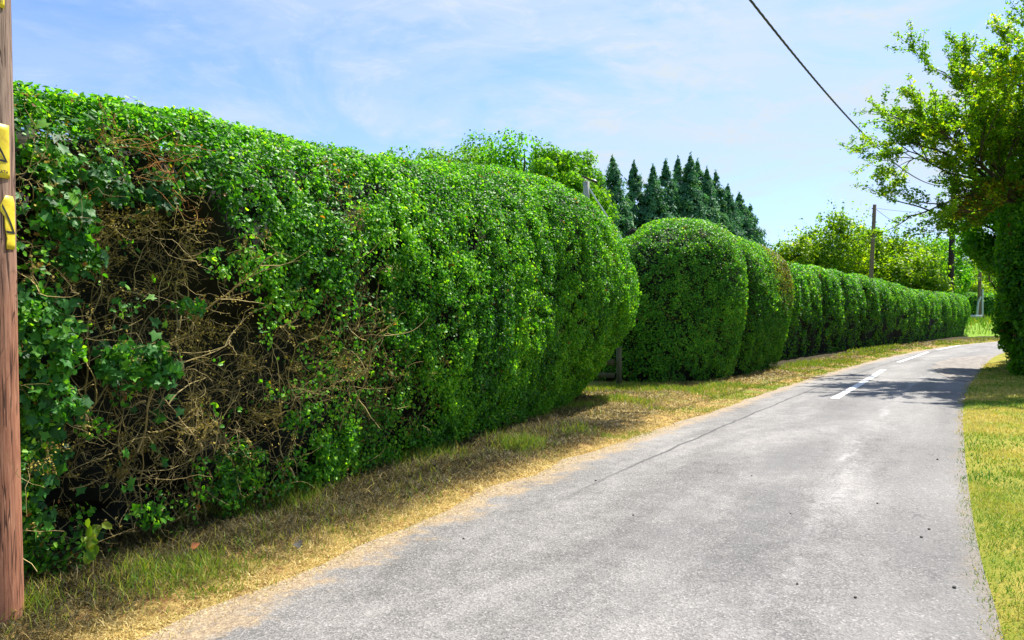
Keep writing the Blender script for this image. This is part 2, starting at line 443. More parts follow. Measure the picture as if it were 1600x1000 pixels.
puff = b.step(b.noise(pv2, 1.5, 12, .66, .35), .50, .66)
left = b.step(sx.outputs['X'], -.75, .35)
veil = b.math('ADD', b.math('MULTIPLY', veil, b.math('ADD', b.math('MULTIPLY', left, .55), .25)), b.math('MULTIPLY', left, .10))
low = b.math('SUBTRACT', 1.0, b.step(sx.outputs['Z'], .0, .35))
cl = b.math('ADD', b.math('ADD', b.math('MULTIPLY', veil, .85), b.math('MULTIPLY', puff, .38)), b.math('MULTIPLY', low, .10), clamp=True)
pv3 = b.n('ShaderNodeMapping', {'Vector': d, 'Location': (.35, 0, .2), 'Rotation': (0, R(14), 0), 'Scale': (1.3, 1.3, 3.4)}).outputs[0]
blot = b.step(b.noise(pv3, 2.1, 12, .62, .5), .43, .58)
wisp = b.step(b.noise(pv3, 5.5, 10, .66, .9), .46, .68)
cl = b.math('ADD', b.math('MULTIPLY', cl, .40), b.math('MULTIPLY', b.math('ADD', b.math('MULTIPLY', blot, .52), b.math('MULTIPLY', b.math('MULTIPLY', wisp, blot), .55)), b.math('ADD', b.math('MULTIPLY', left, .65), .35)), clamp=True)
tintd = b.mix(1.0, sky.outputs[0], (.60, .76, 1.14), 'MULTIPLY')
skc = b.mix(cl, tintd, (3.35, 3.85, 4.35))
bg = b.n('ShaderNodeBackground', {'Color': skc, 'Strength': .10})
b.link(bg.outputs[0], wo.inputs[0])

vs = scene.view_settings
vs.view_transform = 'Standard'; vs.look = 'None'; vs.exposure = 1.12; vs.gamma = 1.0; vs.use_curve_mapping = False

# ------------------------------------------------------------------ road, verges, ground
LE = spline([(-6.6, -6), (-3.6, 0), (-1.45, 4.1), (-.62, 5.7), (.12, 7.1), (1.55, 9.5), (3.85, 13.2), (7.4, 18.7), (14.6, 29), (22.4, 38.4), (32, 47), (45, 54), (62, 60), (90, 66)], .25)
RE = spline([(-3.2, -6), (.35, 0), (2.4, 3.76), (3.0, 4.92), (3.93, 6.6), (5.38, 9.14), (8.0, 13.6), (11.0, 18.3), (18.3, 29), (25.2, 37), (34, 43.6), (46, 49.6), (63, 55), (91, 61)], .25)

def resample(P, n):
    s = np.concatenate([[0], np.cumsum(np.linalg.norm(np.diff(P, axis=0), axis=1))])
    t = np.linspace(0, s[-1], n)
    return np.stack([np.interp(t, s, P[:, k]) for k in range(P.shape[1])], 1), t

NR = 420
Lr, tl = resample(LE, NR); Rr, _ = resample(RE, NR)
across = np.concatenate([[-.18, 0, .1, .3], np.linspace(.6, 3.4, 8) / 4, [.9, .97, 1.0, 1.04]])
across = np.array([-.05, 0, .04, .1, .2, .32, .44, .56, .68, .8, .9, .96, 1.0, 1.05])
W = np.linalg.norm(Rr - Lr, axis=1)
G = Lr[:, None] + (Rr - Lr)[:, None] * across[None, :, None]
rv = np.zeros((NR, len(across), 3)); rv[..., :2] = G
camber = .035 * (1 - ((across - .5) * 2) ** 2)
rv[..., 2] = .012 + np.clip(camber, -.004, 1)[None]
wob = (fbm(rv[:, 0] * [1, 1, 0], 1.3, 5) - .5) * .35
rv[:, 0, :2] += unit(Lr - Rr) * wob[:, None]
wob = (fbm(rv[:, -1] * [1, 1, 0], 3.2, 6) - .5) * .10
rv[:, -1, :2] += unit(Rr - Lr) * wob[:, None]
ii = np.arange(NR - 1)[:, None] * len(across) + np.arange(len(across) - 1)[None]
Q = np.stack([ii, ii + 1, ii + len(across) + 1, ii + len(across)], -1).reshape(-1, 4)
road = mesh_obj('road', rv.reshape(-1, 3), [Q], M['road'], smooth=True, attrs={
    'dl': (across[None] * W[:, None]).ravel() * .93, 'dr': ((1 - across[None]) * W[:, None]).ravel() * .93, 'along': np.repeat(tl, len(across))})
tag(road, 'worn grey asphalt lane curving away to the right', kind='structure')

def road_z(v):                     # v: fraction across
    return .012 + .035 * (1 - ((v - .5) * 2) ** 2)

def strip(edge, offs, zs, name, mat, label, extra=None, jit=.03, seed=3):
    """sheet running along the road edge; offs = metres outward from it (arrays per cross position)"""
    t = np.gradient(edge, axis=0); t = unit(t)
    return t

# painted centre dashes, each its own sheet 4 mm above the road
def ground_xy(px, py): 
    Y = FPX * CAM_H / (py - HOR); return np.array([(px - 800) / FPX * Y, Y])
def dash(a, bb, label, wd=.13):
    n = 14
    a, bb = np.array(a), np.array(bb)
    ln = np.linspace(0, 1, n)[:, None]
    dirv = unit(bb - a); nrm = np.array([dirv[1], -dirv[0]])
    mid = a + (bb - a) * ln + nrm * (.02 * np.sin(ln * 3.1))
    rng = np.random.default_rng(int(a[1] * 10))
    e1 = mid + nrm * (wd / 2 + rng.uniform(-.008, .008, (n, 1))); e2 = mid - nrm * (wd / 2 + rng.uniform(-.008, .008, (n, 1)))
    # follow the road's own camber: nearest left/right points give the fraction across
    def zat(P):
        dL = np.min(np.linalg.norm(LE[None] - P[:, None], axis=2), 1); dR = np.min(np.linalg.norm(RE[None] - P[:, None], axis=2), 1)
        return road_z(dL / (dL + dR)) + .006
    V = np.concatenate([np.c_[e1, zat(e1)], np.c_[e2, zat(e2)]])
    i = np.arange(n - 1)
    o = mesh_obj('centre_line_dash', V, [np.stack([i, i + 1, n + i + 1, n + i], 1)], M['paint'])
    tag(o, label, kind='structure', group='white centre line dashes on the lane')
dash(ground_xy(1304, 627), ground_xy(1381, 580), 'long white painted centre dash nearest the camera', .15)
dash(ground_xy(1404, 568), ground_xy(1450, 551.5), 'middle white painted centre dash on the bend')
dash(ground_xy(1464, 548), ground_xy(1500, 540), 'farthest white painted centre dash before the bend')

def edge_normals(E, sgn):
    t = unit(np.gradient(E, axis=0)); return np.stack([-t[:, 1], t[:, 0]], 1) * sgn

# left verge: from the road edge to beneath the hedges
LV, _ = resample(LE, 360); nl = edge_normals(LV, 1)
offs = np.array([-.35, -.1, .1, .3, .5, .7, .9, 1.1, 1.4, 1.8, 2.4, 3.2, 4.4])
gv = np.zeros((360, len(offs), 3)); gv[..., :2] = LV[:, None] + nl[:, None] * offs[None, :, None]
def verge_z(off, P):
    rise = .06 * smooth01((off + .05) / 1.3)
    return np.where(off < 0, -.02 + 0 * off, rise - .004) + np.where(off > .05, (fbm(P, 2.2, 8) - .5) * .10 * smooth01(off / .5), 0)
fl = gv.reshape(-1, 3)
ofl = np.tile(offs, 360)
fl[:, 2] = verge_z(ofl, fl * [1, 1, 0])
ii = np.arange(359)[:, None] * len(offs) + np.arange(len(offs) - 1)[None]
Q = np.stack([ii, ii + len(offs), ii + len(offs) + 1, ii + 1], -1).reshape(-1, 4)
yy = fl[:, 1]
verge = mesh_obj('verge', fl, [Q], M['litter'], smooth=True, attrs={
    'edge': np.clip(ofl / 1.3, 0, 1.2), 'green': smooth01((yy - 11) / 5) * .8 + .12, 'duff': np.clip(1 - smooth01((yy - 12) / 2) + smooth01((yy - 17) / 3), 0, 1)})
tag(verge, 'dry straw coloured verge under the hedges', kind='structure')

# right verge lawn
RV, _ = resample(RE, 300); nr = edge_normals(RV, -1)
offr = np.array([-.3, -.06, .08, .25, .5, .9, 1.5, 2.4, 4, 7])
gr = np.zeros((300, len(offr), 3)); gr[..., :2] = RV[:, None] + nr[:, None] * offr[None, :, None]
fr = gr.reshape(-1, 3); ofr = np.tile(offr, 300)
def lawn_z(off, P):
    return np.where(off < 0, -.02, .05 * smooth01((off + .10) / .22) - .004) + np.where(off > .05, (fbm(P, 1.4, 18) - .5) * .06 * smooth01(off / .5), 0)
fr[:, 2] = lawn_z(ofr, fr * [1, 1, 0])
ii = np.arange(299)[:, None] * len(offr) + np.arange(len(offr) - 1)[None]
Q = np.stack([ii, ii + 1, ii + len(offr) + 1, ii + len(offr)], -1).reshape(-1, 4)
lawn = mesh_obj('grass_verge', fr, [Q], M['lawn'], smooth=True)
tag(lawn, 'mown yellow green grass verge right of the lane', kind='structure')

# ground to the horizon
gx = np.concatenate([-np.geomspace(900, 4, 26), np.linspace(-3, 3, 4), np.geomspace(4, 900, 26)])
GX, GY = np.meshgrid(gx + 20, gx + 40, indexing='ij')
gz = np.full_like(GX, -.06)
n = len(gx)
ii = np.arange(n - 1)[:, None] * n + np.arange(n - 1)[None]
Q = np.stack([ii, ii + n, ii + n + 1, ii + 1], -1).reshape(-1, 4)
tag(mesh_obj('ground', np.stack([GX, GY, gz], -1).reshape(-1, 3), [Q], M['field'], smooth=True), 'green field behind the hedges', kind='structure')

# grassy bank outside the bend
bx, by = np.meshgrid(np.linspace(0, 1, 50), np.linspace(0, 1, 16), indexing='ij')
tb, _ = resample(LE, 500); seg = tb[(tb[:, 1] > 40)]; seg, _ = resample(seg, 50); bfac = np.repeat(smooth01((seg[:, 1] - 48.5) / 3.5), 16); nb = edge_normals(seg, 1)
bo = np.linspace(.25, 26, 16)
bk = np.zeros((50, 16, 3)); bk[..., :2] = seg[:, None] + nb[:, None] * bo[None, :, None]
bkf = bk.reshape(-1, 3); bkt = np.tile(np.linspace(0, 1, 16), 50); bkf[:, 2] = -.05 + bfac * (.18 * smooth01(bkt * 16) + .75 * smooth01(bkt * 2.2) + (fbm(bkf, .6, 4) - .5) * .25 * smooth01(bkt * 8))
ii = np.arange(49)[:, None] * 16 + np.arange(15)[None]
Q = np.stack([ii, ii + 16, ii + 17, ii + 1], -1).reshape(-1, 4)
tag(mesh_obj('grass_bank', bkf, [Q], M['field'], smooth=True), 'bright grass bank outside the far bend', kind='structure')

# rough concrete apron at the right edge of the lane
iR = np.where((Rr[:, 1] > 17.6) & (Rr[:, 1] < 29))[0]
tq = np.linspace(0, 1, len(iR)); nq = 9
wq = 1.25 * np.sin(math.pi * tq) ** .6 * (1 + .25 * (fbm(np.c_[Rr[iR], 0 * tq], 1.2, 66) - .5)) + .02
vq = 1.0 - np.linspace(-.06, 1, nq)[None] * (wq / W[iR])[:, None]
apx = Lr[iR][:, None] + (Rr[iR] - Lr[iR])[:, None] * vq[..., None]
apz = np.maximum(road_z(vq), .008) + .0065
V = np.concatenate([apx, apz[..., None]], -1).reshape(-1, 3)
tag(mesh_obj('path', V, [grid_quads(len(iR), nq)], M['apron']), 'rough concrete apron at the right edge of the lane', kind='structure')

# ------------------------------------------------------------------ hedges
def hedge_surface(front, wid, hgt, bulge, ds=.14, nt_=46, r0=1.2, r1=1.2, lump=.10, seed=1, rib=None, end_pow=2.6, hp=.35, und=0.0):
    """front: list of (x, y) along the foot of the road-side face; wid, hgt, bulge: functions of s.
    returns grid G (ns, nt, 3) with outward normals; road side is on the right of the direction of travel"""
    F = spline(front, ds); F, s = resample(F, int(np.sum(np.linalg.norm(np.diff(F, axis=0), axis=1)) / ds))
    t = unit(np.gradient(F, axis=0)); nrm = np.stack([t[:, 1], -t[:, 0]], 1)       # towards the road
    S = s[-1]
    e0 = np.clip(s / r0, 0, 1); e1 = np.clip((S - s) / r1, 0, 1)
    rnd = (1 - (1 - e0) ** end_pow) ** (1 / end_pow) * (1 - (1 - e1) ** end_pow) ** (1 / end_pow)
    rnd = np.maximum(rnd, .02)
    w_ = wid(s) / 2; H = hgt(s) * (rnd ** hp); bl = bulge(s)
    C = F - nrm * w_[:, None]
    th = np.linspace(0, 1, nt_)
    G = np.zeros((len(s), nt_, 3))
    for k, q in enumerate(th):
        # lower front 0-.3, over the top .3-.7, lower back .7-1
        if q < .3:
            f = q / .3; z = f * .55; x = w_ + bl * np.sin(f * math.pi / 2)
        elif q > .7:
            f = (1 - q) / .3; z = f * .55; x = -(w_ + bl * math.sin(f * math.pi / 2))
        else:
            a = (q - .3) / .4 * math.pi
            ca, sa = math.cos(a), math.sin(a); e = 2 / 2.9
            x = np.sign(ca) * abs(ca) ** e * (w_ + bl); z = .55 + .45 * abs(sa) ** e
        rk = rnd
        if und and (q < .3 or q > .7):
            e1q = np.clip((S - und * (1 - f) ** 1.4 - s) / r1, 0, 1)
            rk = np.maximum((1 - (1 - e0) ** end_pow) ** (1 / end_pow) * (1 - (1 - e1q) ** end_pow) ** (1 / end_pow), .02)
            cut = np.clip(s - (S - und * (1 - f) ** 1.4), 0, None)
        else: cut = 0 * s
        G[:, k, :2] = C + nrm * (x * rk)[:, None] - t * cut[:, None]
        G[:, k, 2] = z * H
    N = grid_normals(G)
    # normals must point outwards
    c3 = np.c_[C, H * .4][:, None]
    if ((G - c3) * N).sum() < 0: N = -N
    fl = G.reshape(-1, 3); nf = N.reshape(-1, 3)
    dsp = (fbm(fl, 1.1, seed, 3) - .5) * lump * 2 + (noise(fl, 4, seed + 9) - .5) * lump * .7
    if rib is not None: dsp = dsp + np.repeat(rib(s), nt_)
    fl = fl + nf * dsp[:, None]
    return fl.reshape(G.shape), N, s


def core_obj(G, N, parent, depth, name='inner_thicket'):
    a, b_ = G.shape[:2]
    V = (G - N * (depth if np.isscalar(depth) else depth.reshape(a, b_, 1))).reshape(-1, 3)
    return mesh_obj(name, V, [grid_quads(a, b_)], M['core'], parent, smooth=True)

def foliage(rng, G, N, dens, size, keep=None, tmpl=LEAF6, depth=.22, tilt=.65, seed=2, dryf=None, warm=0.0):
    a, b_ = G.shape[:2]
    V = G.reshape(-1, 3); Q = grid_quads(a, b_)
    A, B, C, D = (V[Q[:, k]] for k in range(4))
    area = (np.linalg.norm(np.cross(C - A, D - B), axis=1) / 2).sum()
    P, Nn = sample_mesh(rng, V, Q, N.reshape(-1, 3), int(area * dens))
    if keep is not None:
        k = rng.random(len(P)) < keep(P); P, Nn = P[k], Nn[k]
    P = P[:]; m = P[:, 2] > .03; P, Nn = P[m], Nn[m]
    n = len(P)
    dpt = rng.beta(1.2, 2.6, n) * depth
    clump = fbm(P, 5.5, seed, 2)
    P = P + Nn * (-dpt + (clump - .5) * .09 + rng.normal(0, .012, n))[:, None]
    tint = np.clip(.42 + (fbm(P, 1.2, seed + 3, 2) - .5) * .7 + (clump - .5) * .5 + rng.normal(0, .29, n) + warm, 0, 1)
    dry = np.clip((rng.random(n) < .006) * 1.0, 0, 1)
    if dryf is not None: dry = np.maximum(dry, (rng.random(n) < dryf(P)) * rng.uniform(.5, 1, n))
    sz = size * rng.uniform(.55, 1.45, n)
    Nn2 = unit(Nn + np.array([0, 0, .35]))
    Vv, F, li = leaf_arrays(rng, P, Nn2, sz, tmpl, tilt=tilt)
    return Vv, F, {'tint': tint[li], 'dry': dry[li]}

rng = np.random.default_rng(11)

# ---- the big near hedge
H1 = [(-4.55, .2), (-3.52, 2.3), (-2.64, 4.36), (-2.0, 5.75), (-1.26, 7.4), (-.38, 9.4), (.38, 11.4), (1.05, 13.1), (1.50, 14.3), (1.95, 15.4)]
S1 = np.sum(np.linalg.norm(np.diff(np.array(H1), axis=0), axis=1))
h1 = tag(empty('hedge', (-2.2, 7.5, 0)), 'tall near hedge with bare brown twig patches beside the wooden pole', 'hedge')
G1, N1, s1 = hedge_surface(H1, lambda s: 2.0 + s * .02, lambda s: np.interp(s, [0, 4.5, 6, 8, 10.5, 12.5, 13.6, 14.6, 15.4, 16.0, 16.6], [3.0, 3.04, 3.16, 3.29, 3.55, 3.90, 3.86, 3.62, 3.28, 2.85, 2.5]),
                           lambda s: np.interp(s, [0, 5, 9, 12, 14, 16], [.16, .18, .26, .45, .85, .95]), ds=.11, nt_=60, r0=.8, r1=1.7, lump=.10, seed=21, hp=.25, end_pow=2.2, und=1.5)

def patch(P, Y, z, ry, rz): return ((P[:, 1] - Y) / ry) ** 2 + ((P[:, 2] - z) / rz) ** 2
CLUMPS = ((4.34, 2.47, .13, .75), (4.37, 2.2, .16, .75), (4.47, 1.93, .12, .8), (4.21, 1.56, .20, .85), (4.30, 1.38, .15, .8), (4.68, 1.30, .14, .85), (4.88, 1.26, .14, .85),
          (4.29, 1.06, .16, .85), (4.23, .75, .18, .85), (4.18, .45, .16, .8), (5.11, 1.64, .06, .8), (4.69, 2.40, .14, .7), (4.95, 2.38, .12, .6), (6.45, .36, .26, .9), (5.65, .40, .22, .8), (5.0, .3, .12, .7),
          (6.2, .75, .12, .7), (5.30, 1.95, .10, .8))
def bare1(P):
    """0 = fully leafy, 1 = bare, on the road side of the near hedge"""
    wv = (fbm(P, 2.6, 41, 3) - .5) * 1.1
    a = np.zeros(len(P))
    for (Y, z, ry, rz, amt) in ((4.95, 2.02, .50, .50, 1.0), (5.2, .95, 1.05, .95, 1.0), (4.2, 1.55, .62, 1.30, .95), (4.75, 1.6, .6, .9, .96), (4.85, 2.62, .34, .24, .9),
                                (6.3, .95, .55, .55, .90), (5.8, .5, .7, .38, .85), (6.95, 1.55, .24, .75, .9),
                                (6.75, 2.5, .14, .35, .75), (7.1, .95, .32, .42, .85), (6.5, 1.45, .22, .35, .8), (7.9, .55, .3, .3, .7), (7.4, .75, .4, .5, .6), (6.0, 2.75, .12, .3, .6), (9.2, 1.8, .2, .3, .35), (8.2, 1.2, .25, .4, .4)):
        a = np.maximum(a, amt * smooth01((1.25 + wv - patch(P, Y, z, ry, rz)) / .45))
    for (Y, z, r, amt) in CLUMPS:
        a = a * (1 - amt * smooth01((1.1 + wv * 1.2 - patch(P, Y, z, r, r * 1.1)) / .6))
    foot = smooth01((.30 + wv * .3 - P[:, 2]) / .3) * .45
    return np.maximum(a, foot)
front_side = lambda P: P[:, 0] > -4.45 + .43 * P[:, 1] - .75
keep1 = lambda P: np.where(front_side(P), np.maximum(1 - bare1(P), .30 * smooth01((fbm(P, 5.5, 87, 2) - .62) / .08)), 1.0) * (.10 + .90 * smooth01((fbm(P, 7.5, 77, 2) - .36) / .14))
nearf = lambda P: np.interp(P[:, 1], [0, 2.2, 3, 14], [.3, .5, 1, 1])
bareG = np.where(front_side(G1.reshape(-1, 3)), bare1(G1.reshape(-1, 3)), 0)
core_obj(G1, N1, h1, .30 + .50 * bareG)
fo = [foliage(rng, G1, N1, 8200, .0325, lambda P: keep1(P) * nearf(P), LEAF6, .19, .54, 5, dryf=lambda P: .02 * (bare1(P) > .3) + .25 * (patch(P, 6.85, 2.7, .10, .3) < 1))]
V, F, A = merge(fo)
mesh_obj('leaves', V, F, M['hedge'], h1, A)
# ivy growing through the worn part
def ivy_keep(P):
    m = front_side(P) & (P[:, 1] > 3.0) & (P[:, 1] < 5.6)
    k = smooth01((fbm(P, 3.1, 55, 2) - .44) / .14) * np.interp(P[:, 1], [3, 4.4, 5.0, 5.6], [.8, .6, .3, 0]) * np.interp(P[:, 2], [0, 2.0, 2.6], [.35, .35, 1.0])
    k2 = np.zeros(len(P))
    for (Y, z, r, _) in CLUMPS[:14]:
        k2 = np.maximum(k2, smooth01((1.4 - patch(P, Y, z, r, r)) / .6))
    return m * np.maximum(k * .30, k2 * .85)
V, F, A = foliage(rng, G1, N1, 1500, .062, ivy_keep, IVY, .20, .45, 15)
mesh_obj('ivy', V, F, M['ivy'], h1, A)

# bare twigs
def twig(rng, p, d, length, rad, out, depth=0, wig=.5, nrm=None):
    n = max(4, int(length / .05)); pts = [p]; q = p.copy(); dd = unit(d)
    for k in range(n):
        dd = unit(dd + rng.normal(0, wig * .35, 3) + np.array([0, 0, .02]))
        q = q + dd * length / n
        pts.append(q.copy())
    out.append((np.array(pts), np.linspace(rad, rad * .35, len(pts))))
    if depth > 0:
        for _ in range(rng.integers(2, 5)):
            i = rng.integers(1, len(pts)); sd_ = unit(rng.normal(0, 1, 3) + dd * .5 + (0 if nrm is None else nrm * .25))
            twig(rng, pts[i].copy(), sd_, length * rng.uniform(.3, .6), rad * .55, out, depth - 1, wig, nrm)

a, b_ = G1.shape[:2]
P, Nn = sample_mesh(rng, G1.reshape(-1, 3), grid_quads(a, b_), N1.reshape(-1, 3), 26000)
ba = bare1(P)
ok = front_side(P) & (P[:, 1] > 3.75) & (rng.random(len(P)) < np.clip(ba, .015, 1) ** 1.3 * (.20 + .80 * smooth01((fbm(P, 3.6, 83, 2) - .38) / .16))) & (P[:, 2] < 2.75)
P, Nn, ba = P[ok], Nn[ok], ba[ok]
sel = rng.permutation(len(P))[:2100]
lines, oran = [], []
for k in sel:
    p, nn = P[k], Nn[k]
    start = p - nn * (.02 + .48 * rng.random() ** .8)
    tang = unit(np.cross(nn, rng.normal(0, 1, 3)))
    d_ = unit(tang + np.array([0, 0, .3]) + nn * rng.uniform(-.1, .5))
    twig(rng, start, d_, rng.uniform(.15, .50), rng.uniform(.0013, .0036), lines, 1 if rng.random() < .6 else 2, 1.1, nn)
# stouter stems rising inside the gaps
for k in rng.permutation(len(P))[:70]:
    p, nn = P[k], Nn[k]
    base = np.array([p[0], p[1], max(min(p[2], 1.9) - rng.uniform(.3, .9), .02)]) - nn * rng.uniform(.12, .4)
    twig(rng, base, np.array([rng.normal(0, .25), rng.normal(0, .35), 1.0]), rng.uniform(.6, 1.1), rng.uniform(.005, .012), lines, 1, .4, nn)
for q in range(16):            # dead orange-brown spray near the top
    p = np.array([-2.35 + rng.uniform(-.12, .12), 4.85 + rng.uniform(-.25, .25), 2.55 + rng.uniform(-.16, .16)])
    p[0] = -4.30 + .433 * p[1] + rng.uniform(-.2, .02) - max(0, p[2] - 2.5) * .25
    twig(rng, p, np.array([.3, rng.uniform(-1, 1), rng.uniform(-.4, .3)]), rng.uniform(.2, .4), .0036, oran, 2, .7)
lines = [q for q in lines if q[0][:, 2].max() < 2.92]; oran = [q for q in oran if q[0][:, 2].max() < 2.96]
V, F, A = tubes(lines, 3); mesh_obj('bare_twigs', V, F, M['twig'], h1, A)
lp = np.concatenate([q[0][2:] for q in lines if q[0][:, 2].min() > .25])
lk = fbm(lp, 5.0, 61, 2) > .57
lp = lp[lk]; lp = np.repeat(lp, 3, 0) + rng.normal(0, .012, (len(lp) * 3, 3))
V, F, li = leaf_arrays(rng, lp, rng.normal(0, 1, lp.shape), rng.uniform(.008, .022, len(lp)), LEAF4, tilt=1.0)
o = mesh_obj('lichen', V, F, M['lichen'], h1, {'tint': rng.random(len(lp))[li], 'dry': np.zeros(len(V))}); o['label'] = 'ochre lichen tufts on the bare twigs'
V, F, A = tubes(oran, 3); o = mesh_obj('dead_twigs', V, F, M['orange_twig'], h1, A); o['label'] = 'orange brown dead twigs near the top of the hedge'

# ---- rounded middle hedge (two lobes)
def lobed(s, centres, depth, wdt):
    r = np.zeros_like(s)
    for c in centres: r = r - depth * np.exp(-((s - c) / wdt) ** 2)
    return r
H2 = [(1.2, 18.2), (2.2, 17.5), (3.3, 17.2), (4.6, 17.75), (5.6, 18.95), (6.6, 20.4), (7.75, 22.2), (8.15, 22.8)]
h2 = tag(empty('hedge', (5.0, 19.5, 0)), 'rounded dome topped hedge standing between the fence post and long hedge', 'hedge')
G2, N2, s2 = hedge_surface(H2, lambda s: np.interp(s, [0, 3, 8], [2.3, 2.5, 2.2]), lambda s: np.interp(s, [0, 1.6, 3.4, 4.9, 5.9, 9], [2.6, 3.45, 3.9, 3.85, 3.68, 3.58]),
                           lambda s: .38 + 0 * s, ds=.14, nt_=50, r0=1.5, r1=1.0, lump=.05, seed=31, rib=lambda s: lobed(s, (5.3,), .20, .24), hp=.30, und=.5)
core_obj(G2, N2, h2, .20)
V, F, A = foliage(rng, G2, N2, 3600, .042, lambda P: .25 + .75 * smooth01((fbm(P, 7, 78, 2) - .36) / .14) - .45 * smooth01((.5 - P[:, 2]) / .4), LEAF4, .16, .5, 6,
                  dryf=lambda P: .75 * smooth01((P[:, 0] - 6.75 + .25 * (P[:, 2] - 2.5)) / .7) * smooth01((P[:, 2] - 1.4) / 1.2) + .05)
mesh_obj('leaves', V, F, M['hedge_far'], h2, A)

# ---- long hedge following the bend
H3 = [(7.75, 23.6), (9.3, 26.1), (12.0, 29.6), (14.8, 33.2), (19.4, 38.4), (25.3, 46), (30, 52), (33.2, 55.8)]
F3 = spline(H3, .2); S3 = np.sum(np.linalg.norm(np.diff(F3, axis=0), axis=1))
h3 = tag(empty('hedge', (17, 37, 0)), 'long clipped hedge with vertical ribs following the far bend', 'hedge')
rr = np.random.default_rng(8)
ribs = np.cumsum(rr.uniform(.7, 3.6, 26)); 
def rib3(s):
    r = np.zeros_like(s)
    for c, dd_ in zip(ribs, rr3): r = r - dd_ * np.exp(-((s - c) / (.10 + .55 * dd_)) ** 2)
    return r
rr3 = rr.uniform(.02, .20, 26)
G3, N3, s3 = hedge_surface(H3, lambda s: 2.0 + 0 * s, lambda s: np.interp(s, [0, 8, 14, 19, 23, S3], [3.52, 3.5, 3.36, 3.2, 2.95, 3.05]) + .06 * np.sin(s * 1.9),
                           lambda s: .25 + 0 * s, ds=.2, nt_=40, r0=.9, r1=1.2, lump=.13, seed=51, rib=rib3, hp=.2)
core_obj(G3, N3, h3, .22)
V, F, A = foliage(rng, G3, N3, 1250, .070, lambda P: .22 + .78 * smooth01((fbm(P, 3.4, 79, 2) - .37) / .14) - .70 * smooth01((2.0 - P[:, 2]) / 1.5), LEAF4, .2, .55, 7,  # leaves thinned low down so the dark core stands in for shade
                  dryf=lambda P: .04 + 0 * P[:, 0])
mesh_obj('leaves', V, F, M['hedge_far'], h3, A)

# ---- hedge and ivy bank on the right
H4 = [(32, 48.5 - 2.2), (27.0, 39.2), (20.3, 29.8), (16.3, 24.2), (13.0, 19.6), (12.55, 18.6)]
H4 = [(32.5, 41.0), (27.5, 38.0), (20.6, 30.2), (16.3, 24.4), (13.05, 19.9), (12.2, 18.3)]
H4r = H4[::-1]
h4 = tag(empty('hedge', (15, 22, 0)), 'dark ivy clad hedge beneath the overhanging tree on the right', 'hedge')
# travel away from camera with the road on the left: mirror by building in reversed order
G4, N4, s4 = hedge_surface(H4, lambda s: 2.6 + 0 * s, lambda s: np.interp(s, [0, 8, 16, 22, 30], [3.6, 3.9, 4.3, 5.6, 6.2]), lambda s: .35 + 0 * s, ds=.17, nt_=46,
                           r0=1.5, r1=.9, lump=.55, seed=61, hp=.18)
core_obj(G4, N4, h4, .30)
V, F, A = foliage(rng, G4, N4, 1250, .085, lambda P: (.30 + .70 * smooth01((fbm(P, 2.2, 80, 3) - .40) / .12)) * np.where(P[:, 1] > 27, .5, 1), LEAF6, .50, .7, 9, dryf=lambda P: .02 + .5 * (patch(P, 18.6, 4.55, .9, .28) < 1))
mesh_obj('leaves', V, F, M['ash'], h4, A)

# ---- hedge far beyond the bend
H5 = [(40.5, 79), (48, 76), (58, 74), (70, 73)]
h5 = tag(empty('hedge', (52, 76, 0)), 'distant low hedge beyond the grass bank and metal pole', 'hedge')
G5, N5, s5 = hedge_surface(H5, lambda s: 2.2 + 0 * s, lambda s: 3.6 + 0 * s, lambda s: .2 + 0 * s, ds=.35, nt_=30, r0=1, r1=1, lump=.3, seed=71, hp=.2)
core_obj(G5, N5, h5, .3)
V, F, A = foliage(rng, G5, N5, 260, .15, None, LEAF4, .3, .6, 10)
mesh_obj('leaves', V, F, M['hedge_far'], h5, A)

# ------------------------------------------------------------------ trees
def skeleton(rng, p, d, length, rad, level, maxl, lines, tips, up=.15, spread=.75, nchild=(3, 6), ratio=(.5, .78)):
    n = 6; pts = [p.copy()]; q = p.copy(); dd = unit(d); seg = length / n
    dirs = [dd]
    for k in range(n):
        dd = unit(dd + rng.normal(0, .16, 3) + np.array([0, 0, up * .25]))
        q = q + dd * seg; pts.append(q.copy()); dirs.append(dd)
    lines.append((np.array(pts), np.linspace(rad, max(rad * .45, .003), len(pts))))
    if level >= maxl:
        tips.append((np.array(pts), dirs)); return
    for c in range(rng.integers(*nchild)):
        i = int(rng.integers(2, n + 1))
        nd = unit(dirs[i] + spread * unit(rng.normal(0, 1, 3)) + np.array([0, 0, up]))
        skeleton(rng, pts[i], nd, length * rng.uniform(*ratio), rad * rng.uniform(.45, .6), level + 1, maxl, lines, tips, up, spread, nchild, ratio)
    skeleton(rng, pts[-1], dirs[-1], length * .7, rad * .5, level + 1, maxl, lines, tips, up, spread, nchild, ratio)

def leaves_on_tips(rng, tips, per, size, spread, tmpl=LEAF4, up=.7):
    C, D = [], []
    for pts, dirs in tips:
        k = rng.integers(1, len(pts), per); f = rng.random((per, 1))
        C.append(pts[k] * f + pts[k - 1] * (1 - f) + rng.normal(0, spread, (per, 3)))
        D.append(np.repeat(np.array(dirs[-1])[None], per, 0))
    return np.concatenate(C), np.concatenate(D)

